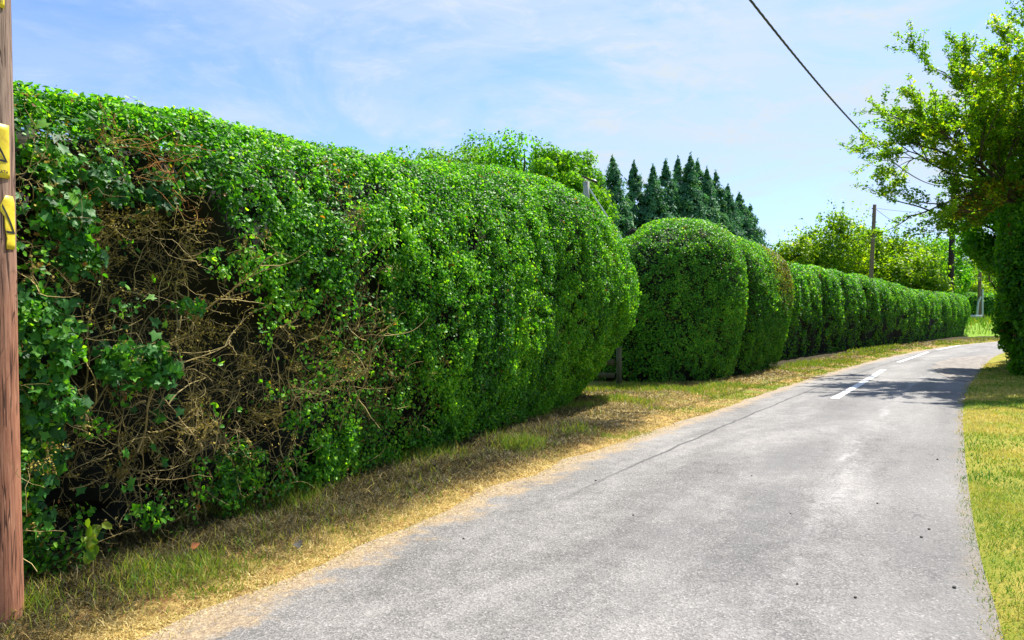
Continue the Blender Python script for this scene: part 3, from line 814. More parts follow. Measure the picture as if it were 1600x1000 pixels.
# the hawthorn leaning over the lane
rt = np.random.default_rng(23)
T0 = np.array([14.4, 19.6, 0.0])
t_h = tag(empty('tree', T0), 'light green tree arching over the lane from the right hedge', 'tree')
lines, tips = [], []
trunkp = np.array([T0 + [0, 0, -.1], T0 + [-.15, -.1, 1.5], T0 + [-.5, -.3, 3.2], T0 + [-.8, -.5, 4.6]])
trunk_line = (spline(trunkp, .4), None)
tl_ = spline(trunkp, .4)
V, F = tube(tl_, np.linspace(.24, .15, len(tl_)), 10)
mesh_obj('trunk', V, F, M['bark'], t_h, {'tint': np.full(len(V), .5)}, smooth=True)
for (h, dx, dy, dz, L_, r_) in ((4.0, -1, -.3, .50, 2.4, .060), (4.2, -.9, .35, .45, 2.3, .056), (4.4, -.75, -.75, .6, 2.2, .056), (4.6, -.5, .1, 1.1, 2.5, .062), (4.6, .2, -.4, 1.2, 2.5, .062),
                                (4.5, .6, .5, 1.0, 2.3, .056), (4.4, .9, -.5, .7, 2.2, .056), (3.9, -.9, -.05, .75, 2.5, .062), (4.0, -.1, .9, .8, 2.2, .075), (4.3, -.95, .15, .75, 2.5, .07),
                                (4.6, -.2, -.7, 1.0, 2.4, .056), (4.3, -.7, -.4, .9, 2.4, .056), (4.2, -.5, -.9, .6, 2.1, .07), (4.5, -.85, .7, .8, 2.3, .056), (4.3, -.3, -1, .5, 2.0, .06)):
    k = np.argmin(abs(tl_[:, 2] - h))
    skeleton(rt, tl_[k].copy(), np.array([dx, dy, dz]), L_, r_, 0, 3, lines, tips, .12, .8, (3, 5), (.45, .72))
V, F, A = tubes(lines, 4); mesh_obj('limbs', V, F, M['bark'], t_h, A)
C, D = leaves_on_tips(rt, tips, 95, .07, .05)
tint = np.clip(.55 + (fbm(C, .9, 91, 2) - .5) * .9 + rt.normal(0, .18, len(C)), 0, 1)
dry = smooth01((1.2 - ((C[:, 0] - 11.6) ** 2 + (C[:, 1] - 18) ** 2 * .2 + (C[:, 2] - 4.3) ** 2 * 3)) / .6) * (rt.random(len(C)) < .5) * .8
Vv, F, li = leaf_arrays(rt, C, np.repeat([[0, 0, 1.0]], len(C), 0), (.075 * rt.uniform(.6, 1.3, len(C))), LEAF4, along=D, tilt=.7)
mesh_obj('crown', Vv, F, M['hawthorn'], t_h, {'tint': tint[li], 'dry': dry[li]})
print('hawthorn tips', len(tips), 'leaves', len(C))

def broad_tree(seed, x, y, h, rad, mat, label, leaf=.2, nleaf=7000, group=None, trunk_h=.3, name='tree', clumps=70, twiggy=.0, lean=(0, 0)):
    r = np.random.default_rng(seed)
    base = np.array([x, y, -.06])
    t = tag(empty(name, base), label, 'tree', group)
    cz = h * (trunk_h + (1 - trunk_h) / 2); rz = h * (1 - trunk_h) / 2
    u = unit(r.normal(0, 1, (clumps, 3))); rr_ = r.uniform(.45, 1.0, clumps) ** .6
    c = u * rr_[:, None] * np.array([rad, rad, rz]) * (.78 + .3 * noise(u * 2 + seed, 1.3, seed))[:, None] + np.array([x + lean[0], y + lean[1], cz])
    lines = []
    tp = spline(np.array([base, base + [r.normal(0, .15), r.normal(0, .15), h * .35], base + [r.normal(0, .3) + lean[0] * .8, r.normal(0, .3) + lean[1] * .8, h * .78]]), h / 14)
    V, F = tube(tp, np.linspace(.026 * h, .006 * h, len(tp)), 8)
    mesh_obj('trunk', V, F, M['bark'], t, smooth=True)
    for k in range(clumps):
        s = tp[np.argmin(np.linalg.norm(tp - (c[k] - [0, 0, .25 * h * r.random()]), axis=1))]
        mid = (s + c[k]) / 2 + r.normal(0, .15, 3) + [0, 0, .15]
        lines.append((spline(np.array([s, mid, c[k]]), .5), None))
    lines = [(p, np.linspace(.008 * h, .012, len(p))) for p, _ in lines]
    V, F, A = tubes(lines, 3); mesh_obj('limbs', V, F, M['bark'], t, A)
    per = int(nleaf * 1.8) // clumps
    cr = r.uniform(.30, .46, clumps) * rad
    k = np.repeat(np.arange(clumps), per)
    dirv = unit(r.normal(0, 1, (len(k), 3))); dist = r.uniform(.25, 1, len(k)) ** .5
    P = c[k] + dirv * (dist * cr[k])[:, None] * np.array([1, 1, .75])
    if twiggy:
        m = int(len(P) * .1 * twiggy); up = r.integers(0, clumps, m // 8)
        tipd = unit(u[up] + [0, 0, .9] + r.normal(0, .35, (len(up), 3)))
        f = np.linspace(.6, 1.9, 8)
        P = np.concatenate([P, (c[up][:, None] + tipd[:, None] * (cr[up][:, None] * f[None])[..., None]).reshape(-1, 3) + r.normal(0, .06, (len(up) * 8, 3))])
        dirv = np.concatenate([dirv, np.repeat(tipd, 8, 0)]); k = np.concatenate([k, np.repeat(up, 8)])
    ct = r.normal(0, .14, clumps)
    tint = np.clip(.48 + ct[k] + r.normal(0, .16, len(P)), 0, 1)
    Nn = unit(dirv + [0, 0, .6])
    Vv, F, li = leaf_arrays(r, P, Nn, leaf * r.uniform(.6, 1.35, len(P)), LEAF4, tilt=.55)
    mesh_obj('crown', Vv, F, mat, t, {'tint': tint[li]})
    return t

def px_tree(seed, px, py_top, Y, rad, mat, label, hk=1.06, **kw):
    p = at(px, py_top, Y)
    return broad_tree(seed, p[0], Y, p[2] * hk, rad * 1.12, mat, label, **kw)

gA = 'broad leaved trees behind the near hedge'
px_tree(101, 622, 246, 46, 1.9, M['broad'], 'small broad leaved treetop peeping over the near hedge beside open sky', group=gA, hk=1.05, nleaf=6000)
px_tree(102, 728, 222, 48, 3.0, M['broad'], 'broad leaved tree behind the middle of the near hedge', group=gA, hk=1.07, nleaf=9000)
px_tree(103, 806, 220, 46, 2.9, M['ash'], 'tallest pale green tree behind the near hedge', group=gA, hk=.99, nleaf=9000)
px_tree(104, 862, 236, 43, 2.0, M['broad'], 'bushy green tree left of the grey pole top', group=gA, hk=1.05, nleaf=8000)
px_tree(105, 905, 244, 49, 1.9, M['broad'], 'rounded green tree touching the first dark conifer', group=gA, hk=1.04, nleaf=7000)
px_tree(106, 768, 240, 54, 3.2, M['broad'], 'tree set farther back between two green crowns', group=gA, hk=1.04, nleaf=7000)

def conifer(seed, px, top, Y, rad, label, group):
    r = np.random.default_rng(seed)
    tp = at(px, top, Y); h = tp[2]; base = np.array([tp[0], Y, -.06])
    t = tag(empty('conifer', base), label, 'conifer tree', group)
    pts = np.array([base, base + [0, 0, h * .5], base + [r.normal(0, .1), 0, h * .98]])
    sp = spline(pts, h / 10)
    V, F = tube(sp, np.linspace(.25, .02, len(sp)), 7); mesh_obj('trunk', V, F, M['bark'], t, smooth=True)
    nb_ = 380
    zf = r.uniform(.04, .95, nb_) ** .85
    ang = r.uniform(0, 2 * math.pi, nb_)
    env = rad * 4.9 * (.965 - zf) ** 1.08 * (1 + .12 * np.sin(zf * 31 + seed)) * r.uniform(.5, 1.25, nb_) + .03
    P, D, NN, K = [], [], [], []
    per = 34
    for k in range(nb_):
        f = r.uniform(.15, 1, per) ** .6
        dirh = np.array([math.cos(ang[k]), math.sin(ang[k]), 0])
        x = f * env[k]
        rise = .25 * env[k] * np.sin(f * 2.6) - .22 * env[k] * f ** 2 + .35 * f * (zf[k] > .8)
        p = base + np.array([0, 0, zf[k] * h]) + dirh * x[:, None] + np.c_[np.zeros((per, 2)), rise] + r.normal(0, 1, (per, 3)) * min(.16, .03 + .12 * env[k])
        P.append(p); D.append(np.repeat((dirh * .7 + [0, 0, -.5 if zf[k] < .5 else r.uniform(.1, .7)])[None], per, 0)); NN.append(np.repeat((dirh + [0, 0, .6])[None], per, 0)); K.append(np.full(per, k))
    P, D, NN, K = map(np.concatenate, (P, D, NN, K))
    top_n = 60; zt = r.uniform(.9, 1.0, top_n)
    P = np.concatenate([P, base + np.c_[r.normal(0, .05, (top_n, 2)), zt * h]]); D = np.concatenate([D, np.repeat([[0, 0, 1.0]], top_n, 0)])
    NN = np.concatenate([NN, unit(np.c_[r.normal(0, 1, (top_n, 2)), np.full(top_n, .2)])]); K = np.concatenate([K, np.zeros(top_n, int)])
    ct = r.normal(0, .18, nb_)
    tint = np.clip(.45 + ct[K] + r.normal(0, .15, len(P)), 0, 1)
    Vv, F, li = leaf_arrays(r, P, NN, np.r_[.22 + .55 * (1 - zf[K[:-top_n]]), np.full(top_n, .22)] * r.uniform(.6, 1.3, len(P)), SPRAY, along=D, tilt=.45)
    mesh_obj('crown', Vv, F, M['conifer'], t, {'tint': tint[li]})

gC = 'dark conifers in the row behind the middle hedge'
for i, (px, top, Y, rad, lab) in enumerate((
        (936, 262, 64, 1.25, 'first dark conifer at the left, beside the grey pole top'),
        (957, 240, 66, 1.35, 'tall dark conifer second from the left in the row'),
        (990, 249, 68, 1.25, 'single pointed conifer with sky on both sides of its tip'),
        (1020, 254, 68, 1.2, 'conifer right of the single pointed one, shorter than its neighbour'),
        (1040, 246, 70, 1.3, 'conifer just left of the two tallest in the row'),
        (1059, 242, 72, 1.25, 'conifer with its tip against the left side of the tallest pair'),
        (1078, 237, 72, 1.35, 'tallest dark conifer in the middle of the row'),
        (1089, 246, 74, 1.3, 'conifer touching the right side of the tallest one'),
        (1104, 259, 74, 1.3, 'conifer at the start of the falling right shoulder of the row'),
        (1118, 264, 76, 1.4, 'conifer halfway down the falling right shoulder of the row'),
        (1137, 286, 77, 1.4, 'third conifer from the right end of the row'),
        (1155, 298, 79, 1.5, 'second conifer from the right end of the row'),
        (1172, 318, 80, 1.35, 'rightmost and lowest conifer ending the row against the sky'))):
    conifer(300 + i, px, top, Y, rad, lab, gC)
px_tree(140, 1106, 346, 46, 1.2, M['broad'], 'low round bush at the foot of the conifers behind the middle hedge', nleaf=5000, name='bush', trunk_h=.1)

gR = 'young trees in the right hedge'
broad_tree(131, 15.0, 22.8, 5.6, 1.2, M['ash'], 'bright green bushy tree hanging out of the right hedge over the lane edge', nleaf=14000, leaf=.11, trunk_h=.48, group=gR, clumps=60, lean=(-.55, -.3))
broad_tree(132, 13.9, 20.4, 7.3, 1.25, M['ash'], 'dense green treetop filling the space above the dark right hedge', nleaf=12000, leaf=.10, trunk_h=.42, group=gR, clumps=60)
gB = 'bushy trees behind the long hedge'
for (sd_, px, top, Y, rad, m_, lab) in (
        (151, 1240, 372, 58, 1.7, 'lime', 'low yellow green tree at the left end behind the long hedge'),
        (152, 1305, 342, 58, 2.3, 'lime', 'tallest lime green tree left of the brown pole'),
        (153, 1345, 362, 62, 2.1, 'broad', 'green tree directly behind the brown pole'),
        (154, 1395, 368, 60, 2.2, 'lime', 'wide lime green tree just right of the brown pole'),
        (155, 1440, 370, 64, 2.3, 'broad', 'green tree midway between the brown and black poles'),
        (156, 1475, 378, 72, 2.0, 'ash', 'green tree behind the black pole'),
        (157, 1428, 398, 56, 1.8, 'lime', 'low yellowish bushy tree in front of the taller row'),
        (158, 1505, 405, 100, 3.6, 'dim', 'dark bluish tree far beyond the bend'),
        (159, 1544, 408, 92, 2.6, 'lime', 'yellow green tree behind the metal pole'),
        (160, 1512, 438, 84, 1.9, 'lime', 'yellowish low tree between the black and metal poles'),
        (161, 1580, 380, 98, 3.6, 'broad', 'tall green tree far off at the right side'),
        (162, 1272, 380, 64, 1.8, 'broad', 'mid green tree between two lime green crowns')):
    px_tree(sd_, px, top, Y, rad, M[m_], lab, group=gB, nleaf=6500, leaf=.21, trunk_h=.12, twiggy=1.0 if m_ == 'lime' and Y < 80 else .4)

# ------------------------------------------------------------------ poles, signs, cables
def lathe_pole(name_part, parent, base, top, r0, r1, mat, sides=20, n=24, rough=.0, seed=0):
    p = np.linspace(0, 1, n)[:, None] * (np.array(top) - np.array(base)) + np.array(base)
    V, F = tube(p, np.linspace(r0, r1, n), sides)
    if rough: V = V + (fbm(V * [8, 8, .8], 1, seed)[:, None] - .5) * rough * unit(V - np.repeat(p, sides, 0))
    cap = len(V); V = np.concatenate([V, [np.array(top) + [0, 0, r1 * .25]]])
    t = (n - 1) * sides; j = np.arange(sides)
    return mesh_obj(name_part, V, [F[0], np.stack([t + j, t + (j + 1) % sides, np.full(sides, cap)], 1)], mat, parent, smooth=True)

PB = np.array([-2.658, 3.9, -.1]); PT = np.array([-2.745, 3.92, 8.75])
pole = tag(empty('utility_pole', (PB[0], PB[1], 0)), 'reddish wooden utility pole with yellow signs at the left edge', 'utility pole')
lathe_pole('shaft', pole, PB, PT, .148, .098, M['pole_red'], 40, 60, .010, 4)
def pole_at(z):
    f = (z - PB[2]) / (PT[2] - PB[2]); return PB + f * (PT - PB), .148 + f * (.098 - .148)
br = np.array([box(PT + [0.1, .1, -.32], (.12, .05, .10))], dtype=object)
V, F, A = box(PT + [.10, .06, -.22], (.10, .05, .16)); mesh_obj('cable_bracket', V, F, M['iron'], pole, A)

FACE = math.atan2(-PB[1], -PB[0])           # direction from the pole to the camera
def wrap(xy, z0, rot, lift):
    """flat sign coordinates (x right, y up) bent round the pole"""
    xy = np.asarray(xy, float); out = np.zeros((len(xy), 3))
    for k, (x, y) in enumerate(xy):
        c, r = pole_at(z0 + y); r = r + lift
        a = FACE + rot + x / r
        out[k] = (c[0] + r * math.cos(a), c[1] + r * math.sin(a), z0 + y)
    return out
def wrapped_plate(name, outline_fn, w_, h_, z0, rot, lift, mat, parent, nx=18, ny=10, thick=.003):
    """a thin bent plate; outline_fn(v) gives the left and right limits at height v (0..1)"""
    pts = []
    for j in range(ny + 1):
        l, r_ = outline_fn(j / ny)
        for i in range(nx + 1): pts.append((l + (r_ - l) * i / nx, (j / ny - .5) * h_))
    A_ = wrap(pts, z0, rot, lift); B_ = wrap(pts, z0, rot, lift - thick)
    n = len(A_); Q = grid_quads(ny + 1, nx + 1)
    per = [*range(0, nx), *[j * (nx + 1) + nx for j in range(0, ny)], *[ny * (nx + 1) + i for i in range(nx, 0, -1)], *[j * (nx + 1) for j in range(ny, 0, -1)]]
    per = np.array(per); nxt = np.roll(per, -1)
    return mesh_obj(name, np.concatenate([A_, B_]), [Q, Q[:, ::-1] + n, np.stack([per, per + n, nxt + n, nxt], 1)], mat, parent, smooth=False)
def poly_strip(pairs_a, pairs_b, n=14):
    a0, a1 = np.array(pairs_a, float); b0, b1 = np.array(pairs_b, float)
    t = np.linspace(0, 1, n)[:, None]
    P = np.concatenate([a0 + (a1 - a0) * t, b0 + (b1 - b0) * t]); i = np.arange(n - 1)
    return P, np.stack([i, i + 1, n + i + 1, n + i], 1)
def text_mesh(s, size):
    cu = bpy.data.curves.new('lettering', 'FONT'); cu.body = s; cu.size = size; cu.align_x = 'CENTER'; cu.offset = size * .02
    o = bpy.data.objects.new('lettering', cu); COL.objects.link(o)
    dg = bpy.context.evaluated_depsgraph_get(); dg.update()
    me = bpy.data.meshes.new_from_object(o.evaluated_get(dg))
    V = np.array([v.co[:2] for v in me.vertices]); Fs = [list(p.vertices) for p in me.polygons]
    bpy.data.objects.remove(o); bpy.data.curves.remove(cu); bpy.data.meshes.remove(me)
    return V, Fs
def add_flat(name, xy, faces, z0, rot, lift, parent):
    V = wrap(xy, z0, rot, lift)
    me = bpy.data.meshes.new(name); me.from_pydata([tuple(v) for v in V], [], faces); me.materials.append(M['black'])
    me.transform(__import__('mathutils').Matrix.Translation(-Vector(parent.location)))
    o = bpy.data.objects.new(name, me); COL.objects.link(o); o.parent = parent; return o

def danger_sign(zc, rot, label, w_=.215, h_=.27, outline=None, tri=True, text=True, symbol=True, tx=0.0):
    c, r = pole_at(zc)
    s = tag(empty('warning_sign', (c[0] + r * math.cos(FACE + rot), c[1] + r * math.sin(FACE + rot), zc)), label, 'sign', 'yellow warning signs on the wooden pole')
    wrapped_plate('plate', outline or (lambda v: (-w_ / 2, w_ / 2)), w_, h_, zc, rot, .006, M['sign'], s)
    xy, fc = [], []
    def addp(P, Q):
        n = len(xy); xy.extend(P.tolist()); fc.extend([[int(i + n) for i in q] for q in Q])
    if tri:
        ob, ot = -.055, .118; hw = .095; th = .017
        A_, B_, C_ = np.array([tx - hw, ob]), np.array([tx + hw, ob]), np.array([tx, ot])
        g = (A_ + B_ + C_) / 3; ins = .80
        a, bb, cc = (g + (q - g) * ins for q in (A_, B_, C_))
        for p, q, p2, q2 in ((A_, B_, a, bb), (B_, C_, bb, cc), (C_, A_, cc, a)):
            if outline is not None and (p is A_ and False): continue
            P, Q = poly_strip((p, q), (p2, q2)); 
            if outline is not None:
                l = np.array([outline(np.clip(y / h_ + .5, 0, 1)) for _, y in P]); ok = (P[:, 0] > l[:, 0]) & (P[:, 0] < l[:, 1])
                Q = np.array([qq for qq in Q if ok[qq].all()]); 
                if len(Q) == 0: continue
            addp(P, Q)
        add_flat('triangle', xy, fc, zc, rot, .0085, s)
    if symbol:
        # falling figure and a lightning bolt
        fig = [(.028, .004), (.040, .010), (.042, .004), (.034, -.002), (.030, -.012), (.034, -.030), (.028, -.030), (.022, -.014), (.008, -.020), (-.012, -.034), (-.018, -.030), (.0, -.014), (.014, -.004)]
        bolt = [(-.004, .074), (.010, .074), (.002, .044), (.014, .046), (.020, .012), (-.002, .036), (-.010, .034)]
        head = [(.048 + .009 * math.cos(k), .012 + .009 * math.sin(k)) for k in np.linspace(0, 2 * math.pi, 12, endpoint=False)]
        xs = fig + bolt + head
        n1, n2 = len(fig), len(bolt)
        add_flat('pictogram', xs, [list(range(n1)), list(range(n1, n1 + n2)), list(range(n1 + n2, len(xs)))], zc, rot, .0085, s)
    if text:
        V, Fs = text_mesh('DANGER OF DEATH', .0225)
        sc = .190 / (V[:, 0].max() - V[:, 0].min()); V[:, 0] *= sc
        V[:, 1] += -.112
        add_flat('lettering', V, Fs, zc, rot, .0085, s)
    return s
# heights from the photograph: 308 px per metre at the pole
danger_sign(2.415, .12, 'yellow danger sign with a whole black triangle, middle one on the pole')
danger_sign(3.27, .0, 'yellow sign highest on the wooden pole, cut by the picture top', tri=True)
def torn(v):
    l = np.interp(v, [0, .10, .12, .28, .33, .62, .68, .86, .9, 1.0], [.012, .010, .016, .012, .004, .002, -.018, -.022, -.006, .010])
    r = np.interp(v, [0, .05, .9, 1], [.066, .072, .072, .056]); return l, r
danger_sign(2.06, .62, 'torn yellow sign remnant, lowest on the wooden pole', outline=torn, symbol=False, text=False, tx=-.025)
# lettering scrap on the torn sign
# black pole, brown pole, their cables
def simple_pole(name, px, top, Y, r0, r1, mat, label, lean=0.0, sides=12):
    tp = at(px, top, Y); base = np.array([tp[0] - lean, Y, -.06])
    t = tag(empty(name, base), label, 'utility pole')
    lathe_pole('shaft', t, base, tp, r0, r1, mat, sides, 10)
    return t, tp
tb_, tpB = simple_pole('utility_pole', 1490, 275, 57, .24, .17, M['pole_dark'], 'black creosoted utility pole behind the far end of the long hedge', .35)
V, F, A = box(tpB + [0, -.2, -.5], (.5, .1, .12)); mesh_obj('cable_bracket', V, F, M['iron'], tb_, A)
tw_, tpW = simple_pole('utility_pole', 1366, 320, 50, .15, .11, M['pole_brown'], 'brown wooden utility pole rising from the bushes with two thin wires', .40)
for dz in (.25, .75, 1.2):
    V, F, A = box(tpW + [-.12, -.02, -dz], (.16, .05, .05)); mesh_obj('step_bolt', V, F, M['iron'], tw_, A)

def cable(name, P0, P1, sag, rad, label, cat='cable', n=60, group=None, sides=6, par=None):
    t = np.linspace(0, 1, n)[:, None]
    P = P0 + (P1 - P0) * t
    P[:, 2] -= (4 * sag * t * (1 - t))[:, 0]
    V, F = tube(P, rad, sides)
    return tag(mesh_obj(name, V, F, M['cable'], smooth=True, attrs={'tint': np.full(len(V), .5)}), label, cat, group)
# the heavy cable: a parabola between the near pole top and the black pole top
P0 = PT + [.10, .08, -.2]; P1 = tpB + [0, -.2, -.45]
t = np.linspace(0, 1, 120)
cz = lambda t: P0[2] * (1 - t) + P1[2] * t - 4 * 2.35 * t * (1 - t)
Pc = np.c_[P0[0] + (P1[0] - P0[0]) * t, P0[1] + (P1[1] - P0[1]) * t, cz(t)]
lines = []
tt = np.linspace(0, 1, 900)
Pd = np.stack([np.interp(tt, t, Pc[:, k]) for k in range(3)], 1)
for ph in (0, 2.094, 4.189):
    a_ = tt * 420 + ph
    lines.append((Pd + np.c_[.010 * np.cos(a_), 0 * a_, .010 * np.sin(a_)], .017))
V, F, A = tubes(lines, 5)
tag(mesh_obj('overhead_cable', V, F, M['cable'], smooth=True, attrs=A), 'thick twisted overhead cable crossing the sky to the tree', 'cable')
gw = 'thin wires from the brown pole'
cable('overhead_wire', tpW + [0.1, 0, -.22], tpB + [0, 0, -2.6], .18, .011, 'upper nearly level thin wire leaving the brown pole', group=gw)
cable('overhead_wire', tpW + [0.1, 0, -.30], tpB + [0, 0, -3.5], .95, .013, 'lower sagging thin wire leaving the brown pole', group=gw)

# grey pole with stay behind the near hedge
tg, tpG = simple_pole('utility_pole', 916, 284, 30, .13, .115, M['pole_grey'], 'short grey pole top with crossarm and stay rising behind the near hedge')
V, F, A = box((0, 0, 0), (1.0, .10, .09)); 
c_, s_ = math.cos(R(-24)), math.sin(R(-24)); V = np.stack([V[:, 0] * c_ - V[:, 2] * s_, V[:, 1], V[:, 0] * s_ + V[:, 2] * c_], 1) * [.62, 1, .62] + tpG + [.12, -.16, .05]
mesh_obj('crossarm', V, F, M['pole_dark'], tg, A)
V, F = tube(np.array([tpG + [.12, -.1, -.05], tpG + [.25, -.12, .06], tpG + [.36, -.1, .0]]), .03, 6); mesh_obj('insulator', V, F, M['steel'], tg)
st = np.array([tpG + [.06, 0, -.2], at(968, 366, 30), at(968, 366, 30) + (at(968, 366, 30) - tpG) * 2.3]); st[2, 2] = max(st[2, 2], 0)
V, F = tube(np.linspace(0, 1, 8)[:, None] * (st[2] - st[0]) + st[0], .035, 6); mesh_obj('stay_wire', V, F, M['steel'], tg, smooth=True)

# metal-footed pole, small sign and post beyond the bend
ZB = .70
tm, tpM = simple_pole('utility_pole', 1531, 405, 72, .17, .14, M['pole_brown'], 'pole with a pale steel brace at its foot beyond the bend', .1)
bm_ = np.array([tpM[0] - .08, 72, 0])
V, F = tube(np.array([bm_ + [.22, -.12, .3], bm_ + [.24, -.12, 3.9]]), .10, 6); mesh_obj('brace', V, F, M['steel'], tm)
V, F = tube(np.array([bm_ + [-.34, -.12, .3], bm_ + [-.18, -.16, 2.6], bm_ + [.08, -.12, 3.2]]), .09, 6); mesh_obj('brace', V, F, M['steel'], tm)
sg = at(1525, 494, 70)
so_ = tag(empty('road_sign', (sg[0], 70, .6)), 'small pale blank fingerboard sign on a post beside the braced pole', 'sign')
V, F, A = box(sg, (1.15, .04, .22)); mesh_obj('board', V, F, M['steel'], so_, A)
V, F, A = box((sg[0] + .1, 70.06, .8), (.09, .07, 1.1)); mesh_obj('post', V, F, M['steel'], so_, A)
pp = at(1537, 494, 69)
V, F, A = box((pp[0], 69, .75), (.16, .16, 1.35), .2, .85); 
tag(mesh_obj('bollard', V, F, M['pole_dark'], attrs=A), 'short dark wooden post right of the braced pole', 'post')

# fence post and rail in the gap between the hedges
fb = np.array([2.28, 16.35, 0])
fp = tag(empty('fence_post', fb), 'mossy wooden fence post with a rail in the hedge gap', 'fence')
V, F, A = box(fb + [0, 0, .42], (.09, .09, .94), .4, .96); mesh_obj('post', V, F, M['fence'], fp, A)
V, F, A = box(fb + [-.62, .32, .56], (1.2, .045, .13), -.5); mesh_obj('rail', V, F, M['fence'], fp, A)
V, F, A = box(fb + [-.62, .32, .28], (1.2, .045, .11), -.5); mesh_obj('rail', V, F, M['fence'], fp, A)

# ------------------------------------------------------------------ grass and litter
def blades(rng, P, h, wdt, lean=.5):
    n = len(P); a = rng.uniform(0, 2 * math.pi, n)
    side = np.c_[np.cos(a), np.sin(a), np.zeros(n)] * (wdt * rng.uniform(.7, 1.3, n))[:, None]
    ln = np.c_[rng.normal(0, lean, (n, 2)), np.ones(n)]; ln = unit(ln); h = (h * rng.uniform(.5, 1.4, n))[:, None]
    mid = P + ln * h * .55; bend = unit(ln + np.c_[rng.normal(0, lean * .8, (n, 2)), np.full(n, -.1)])
    tip = mid + bend * h * .5
    V = np.stack([P - side, P + side, mid + side * .7, mid - side * .7, tip], 1).reshape(-1, 3)
    o = (np.arange(n) * 5)[:, None]
    return V, [o + np.array([[0, 1, 2, 3]]), o + np.array([[3, 2, 4]])], np.repeat(np.arange(n), 5)

def scatter_strip(rng, E, N_, o0, o1, ymin, ymax, n, zf, ndens=None):
    k = rng.integers(0, len(E) - 1, n * 3); f = rng.random((n * 3, 1))
    off = rng.uniform(o0, o1, n * 3) ** 1.0
    P = E[k] * (1 - f) + E[k + 1] * f + N_[k] * off[:, None]
    m = (P[:, 1] > ymin) & (P[:, 1] < ymax); P, off = P[m][:n], off[m][:n]
    P3 = np.c_[P, np.zeros(len(P))]; P3[:, 2] = zf(off, P3)
    return P3, off

rg = np.random.default_rng(77)
# right lawn: dense near, thinner further off
parts = []
for (y0, y1, o1, n, h, w_) in ((2.0, 7.5, 3.6, 120000, .030, .0024), (7.5, 14, 5.2, 60000, .035, .005), (14, 24, 4.0, 26000, .045, .009)):
    E, Nn = RV[(RV[:, 1] > y0 - .5) & (RV[:, 1] < y1 + .5)], nr[(RV[:, 1] > y0 - .5) & (RV[:, 1] < y1 + .5)]
    E2, _ = resample(E, 300); N2_ = edge_normals(E2, -1)
    P, off = scatter_strip(rg, E2, N2_, -.10, o1, y0 - 2.5, y1, n, lawn_z); P[:, 2] = np.maximum(P[:, 2], .010)
    gn = fbm(P, 1.3, 35, 3)
    keep_ = rg.random(len(P)) < np.clip((off + .10) / .20, .05, 1) * (.45 + .55 * smooth01((gn - .3) / .2))
    P, gn, off = P[keep_], gn[keep_], off[keep_]
    tint = np.clip(.60 + (gn - .5) * 1.6 + (fbm(P, .55, 38, 2) - .5) * 1.5 + rg.normal(0, .22, len(P)), 0, 1)
    V, F, li = blades(rg, P, h * np.ones(len(P)), w_, .7)
    parts.append((V, F, {'tint': tint[li]}))
V, F, A = merge(parts)
tag(mesh_obj('grass', V, F, M['grass'], attrs=A), 'short mown grass on the right verge', 'grass', kind='stuff')
# left verge
parts, sparts = [], []
for (y0, y1, o0, o1, n, h, w_, st_) in ((2.4, 6.5, -.12, 1.6, 90000, .075, .0022, .9), (6.5, 11, -.12, 1.7, 70000, .08, .0030, .9), (11, 17, .05, 3.4, 34000, .05, .006, .35), (17, 30, .05, 1.6, 22000, .06, .010, .35), (30, 56, .05, 2.0, 16000, .07, .018, .5)):
    m = (LV[:, 1] > y0 - 1.5) & (LV[:, 1] < y1 + 1)
    E2, _ = resample(LV[m], 300); N2_ = edge_normals(E2, 1)
    P, off = scatter_strip(rg, E2, N2_, o0, o1, y0, y1, n, verge_z)
    gn = fbm(P, 1.1, 36, 3)
    hh = h * np.clip(.25 + off * 1.2, .2, 1.9)
    pg = smooth01((gn - .42) / .2) * np.where(np.full(len(P), st_ > .6), .06 + .35 * smooth01((gn - .64) / .08), .8)
    isg = rg.random(len(P)) < pg
    tint = np.clip(.25 + (1 - gn) * .4 + rg.normal(0, .18, len(P)), 0, 1)
    a_, b2 = P[isg], P[~isg]
    if len(a_):
        V, F, li = blades(rg, a_, hh[isg], w_, .5); parts.append((V, F, {'tint': tint[isg][li]}))
    ts = np.clip((1.0 - smooth01((off[~isg] - .16) / .5) * .80 if st_ > .6 else .85 - off[~isg] * .2) + rg.normal(0, .2, len(b2)), 0, 1)
    V, F, li = blades(rg, b2, np.maximum(hh[~isg] * 1.1, .04), w_, 2.4); sparts.append((V, F, {'tint': ts[li]}))
V, F, A = merge(parts); tag(mesh_obj('grass', V, F, M['grass'], attrs=A), 'green grass tufts on the left verge', 'grass', kind='stuff')
V, F, A = merge(sparts); tag(mesh_obj('straw', V, F, M['straw'], attrs=A), 'dry straw and clippings along the foot of the hedges', 'dry grass', kind='stuff')
# bank grass
P = bkf[rg.choice(np.where(bfac > .35)[0], 14000)] + np.c_[rg.uniform(-.9, .9, (14000, 2)), np.zeros(14000)]
P = P[np.hypot(P[:, 0] - 41, P[:, 1] - 62) < 26]
V, F, li = blades(rg, P, .5 * np.ones(len(P)), .035, .35); tn = np.clip(rg.normal(.3, .15, len(P)), 0, 1)
tag(mesh_obj('grass', V, F, M['grass'], attrs={'tint': tn[li]}), 'long bright grass on the bank beyond the bend', 'grass', kind='stuff')

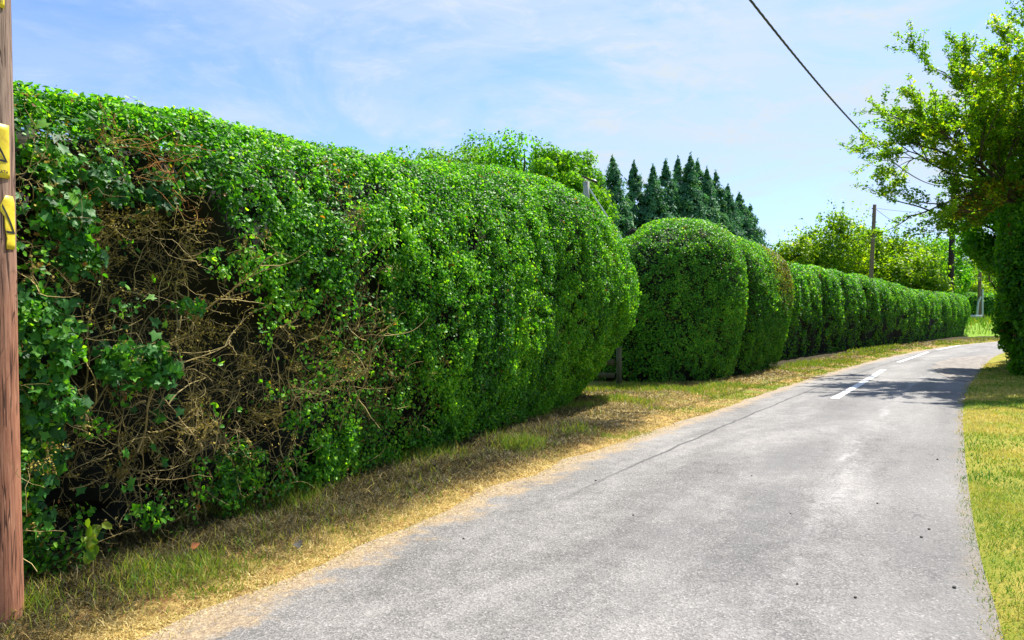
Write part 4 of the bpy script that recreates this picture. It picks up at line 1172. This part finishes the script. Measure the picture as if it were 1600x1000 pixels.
# sapling with yellow-green leaves at the foot of the near hedge
sb = np.array([-2.42, 4.42, .05])
sp_ = tag(empty('sapling', sb), 'small sapling with yellow green leaves at the foot of the hedge', 'plant')
stem = spline(np.array([sb, sb + [.02, -.03, .16], sb + [.06, -.05, .34]]), .03)
V, F = tube(stem, np.linspace(.005, .002, len(stem)), 5); mesh_obj('stem', V, F, M['twig'], sp_, {'tint': np.full(len(V), .6)})
rs = np.random.default_rng(5)
k = rs.integers(len(stem) // 2, len(stem), 16); P = stem[k] + rs.normal(0, .03, (16, 3))
V, F, li = leaf_arrays(rs, P, np.repeat([[.3, -.7, .6]], 16, 0), rs.uniform(.05, .085, 16), LEAF6, tilt=.4)
mesh_obj('leaves', V, F, M['sapling'], sp_, {'tint': rs.random(16)[li], 'dry': np.zeros(len(V))})

# stones on the lane, fallen leaves
def pebble(xy, r_, z, seed, label):
    rp = np.random.default_rng(seed)
    n, m = 8, 5; V = []
    for j in range(m + 1):
        ph = math.pi * j / m
        for i in range(n):
            a = 2 * math.pi * i / n; q = r_ * (1 + rp.uniform(-.25, .25))
            V.append((xy[0] + q * math.sin(ph) * math.cos(a) * 1.2, xy[1] + q * math.sin(ph) * math.sin(a), z + r_ * .45 + .55 * q * math.cos(ph)))
    F = [[j * n + i, j * n + (i + 1) % n, (j + 1) * n + (i + 1) % n, (j + 1) * n + i] for j in range(m) for i in range(n)]
    tag(mesh_obj('stone', V, [np.array(F)], M['stone'], smooth=True), label, 'stone', 'dark stones lying on the lane')
def zroad(xy):
    P = np.array(xy)[None]; dL = np.min(np.linalg.norm(LE - P, axis=1)); dR = np.min(np.linalg.norm(RE - P, axis=1)); return road_z(dL / (dL + dR))
for i, (px, py, r_, lab) in enumerate((
        (1493, 925, .011, 'dark stone nearest the right verge at the bottom of the picture'),
        (1338, 945, .008, 'dark stone in the lower middle of the lane, right of centre'),
        (1441, 846, .009, 'dark stone right of the worn pale line'),
        (1453, 833, .009, 'dark stone between the worn pale line and the gravel edge'),
        (1372, 794, .008, 'dark stone lying on the worn pale line'),
        (1236, 812, .006, 'small dark stone in the very middle of the lane'),
        (1247, 925, .007, 'small dark stone on the bare centre of the lane foreground'),
        (724, 849, .007, 'dark stone near the left edge of the lane'),
        (931, 757, .010, 'dark stone on the pale left track of the lane'),
        (990, 815, .007, 'dark stone on the lane left of its darker strip'),
        (1175, 752, .007, 'dark stone on the darker wheel strip'),
        (1466, 722, .011, 'dark stone beside the grass verge, farther up the lane'))):
    xy = ground_xy(px, py); pebble(xy, r_, zroad(xy) + .001, 40 + i, lab)
def fallen_leaf(p, size, label, mat, seed):
    rl = np.random.default_rng(seed)
    V, F, li = leaf_arrays(rl, np.array([p]), np.array([[0, -.3, 1.0]]), [size], LEAF6, tilt=.3)
    V[:, 2] += .01 * np.sin(np.arange(len(V)) * 2)
    tag(mesh_obj('fallen_leaf', V, F, M[mat], attrs={'tint': np.full(len(V), .5), 'dry': np.ones(len(V))}), label, 'leaf')
q = ground_xy(302, 862); fallen_leaf(np.array([-2.02, 4.9, .12]), .065, 'rusty orange dead leaf at the foot of the near hedge', 'dead_leaf', 3)
q = ground_xy(464, 868); fallen_leaf(np.array([q[0], q[1], .07]), .09, 'dark curled leaf on the dry verge beside the lane', 'stone', 4)
print('verts', sum(len(o.data.vertices) for o in bpy.data.objects if o.type == 'MESH'))
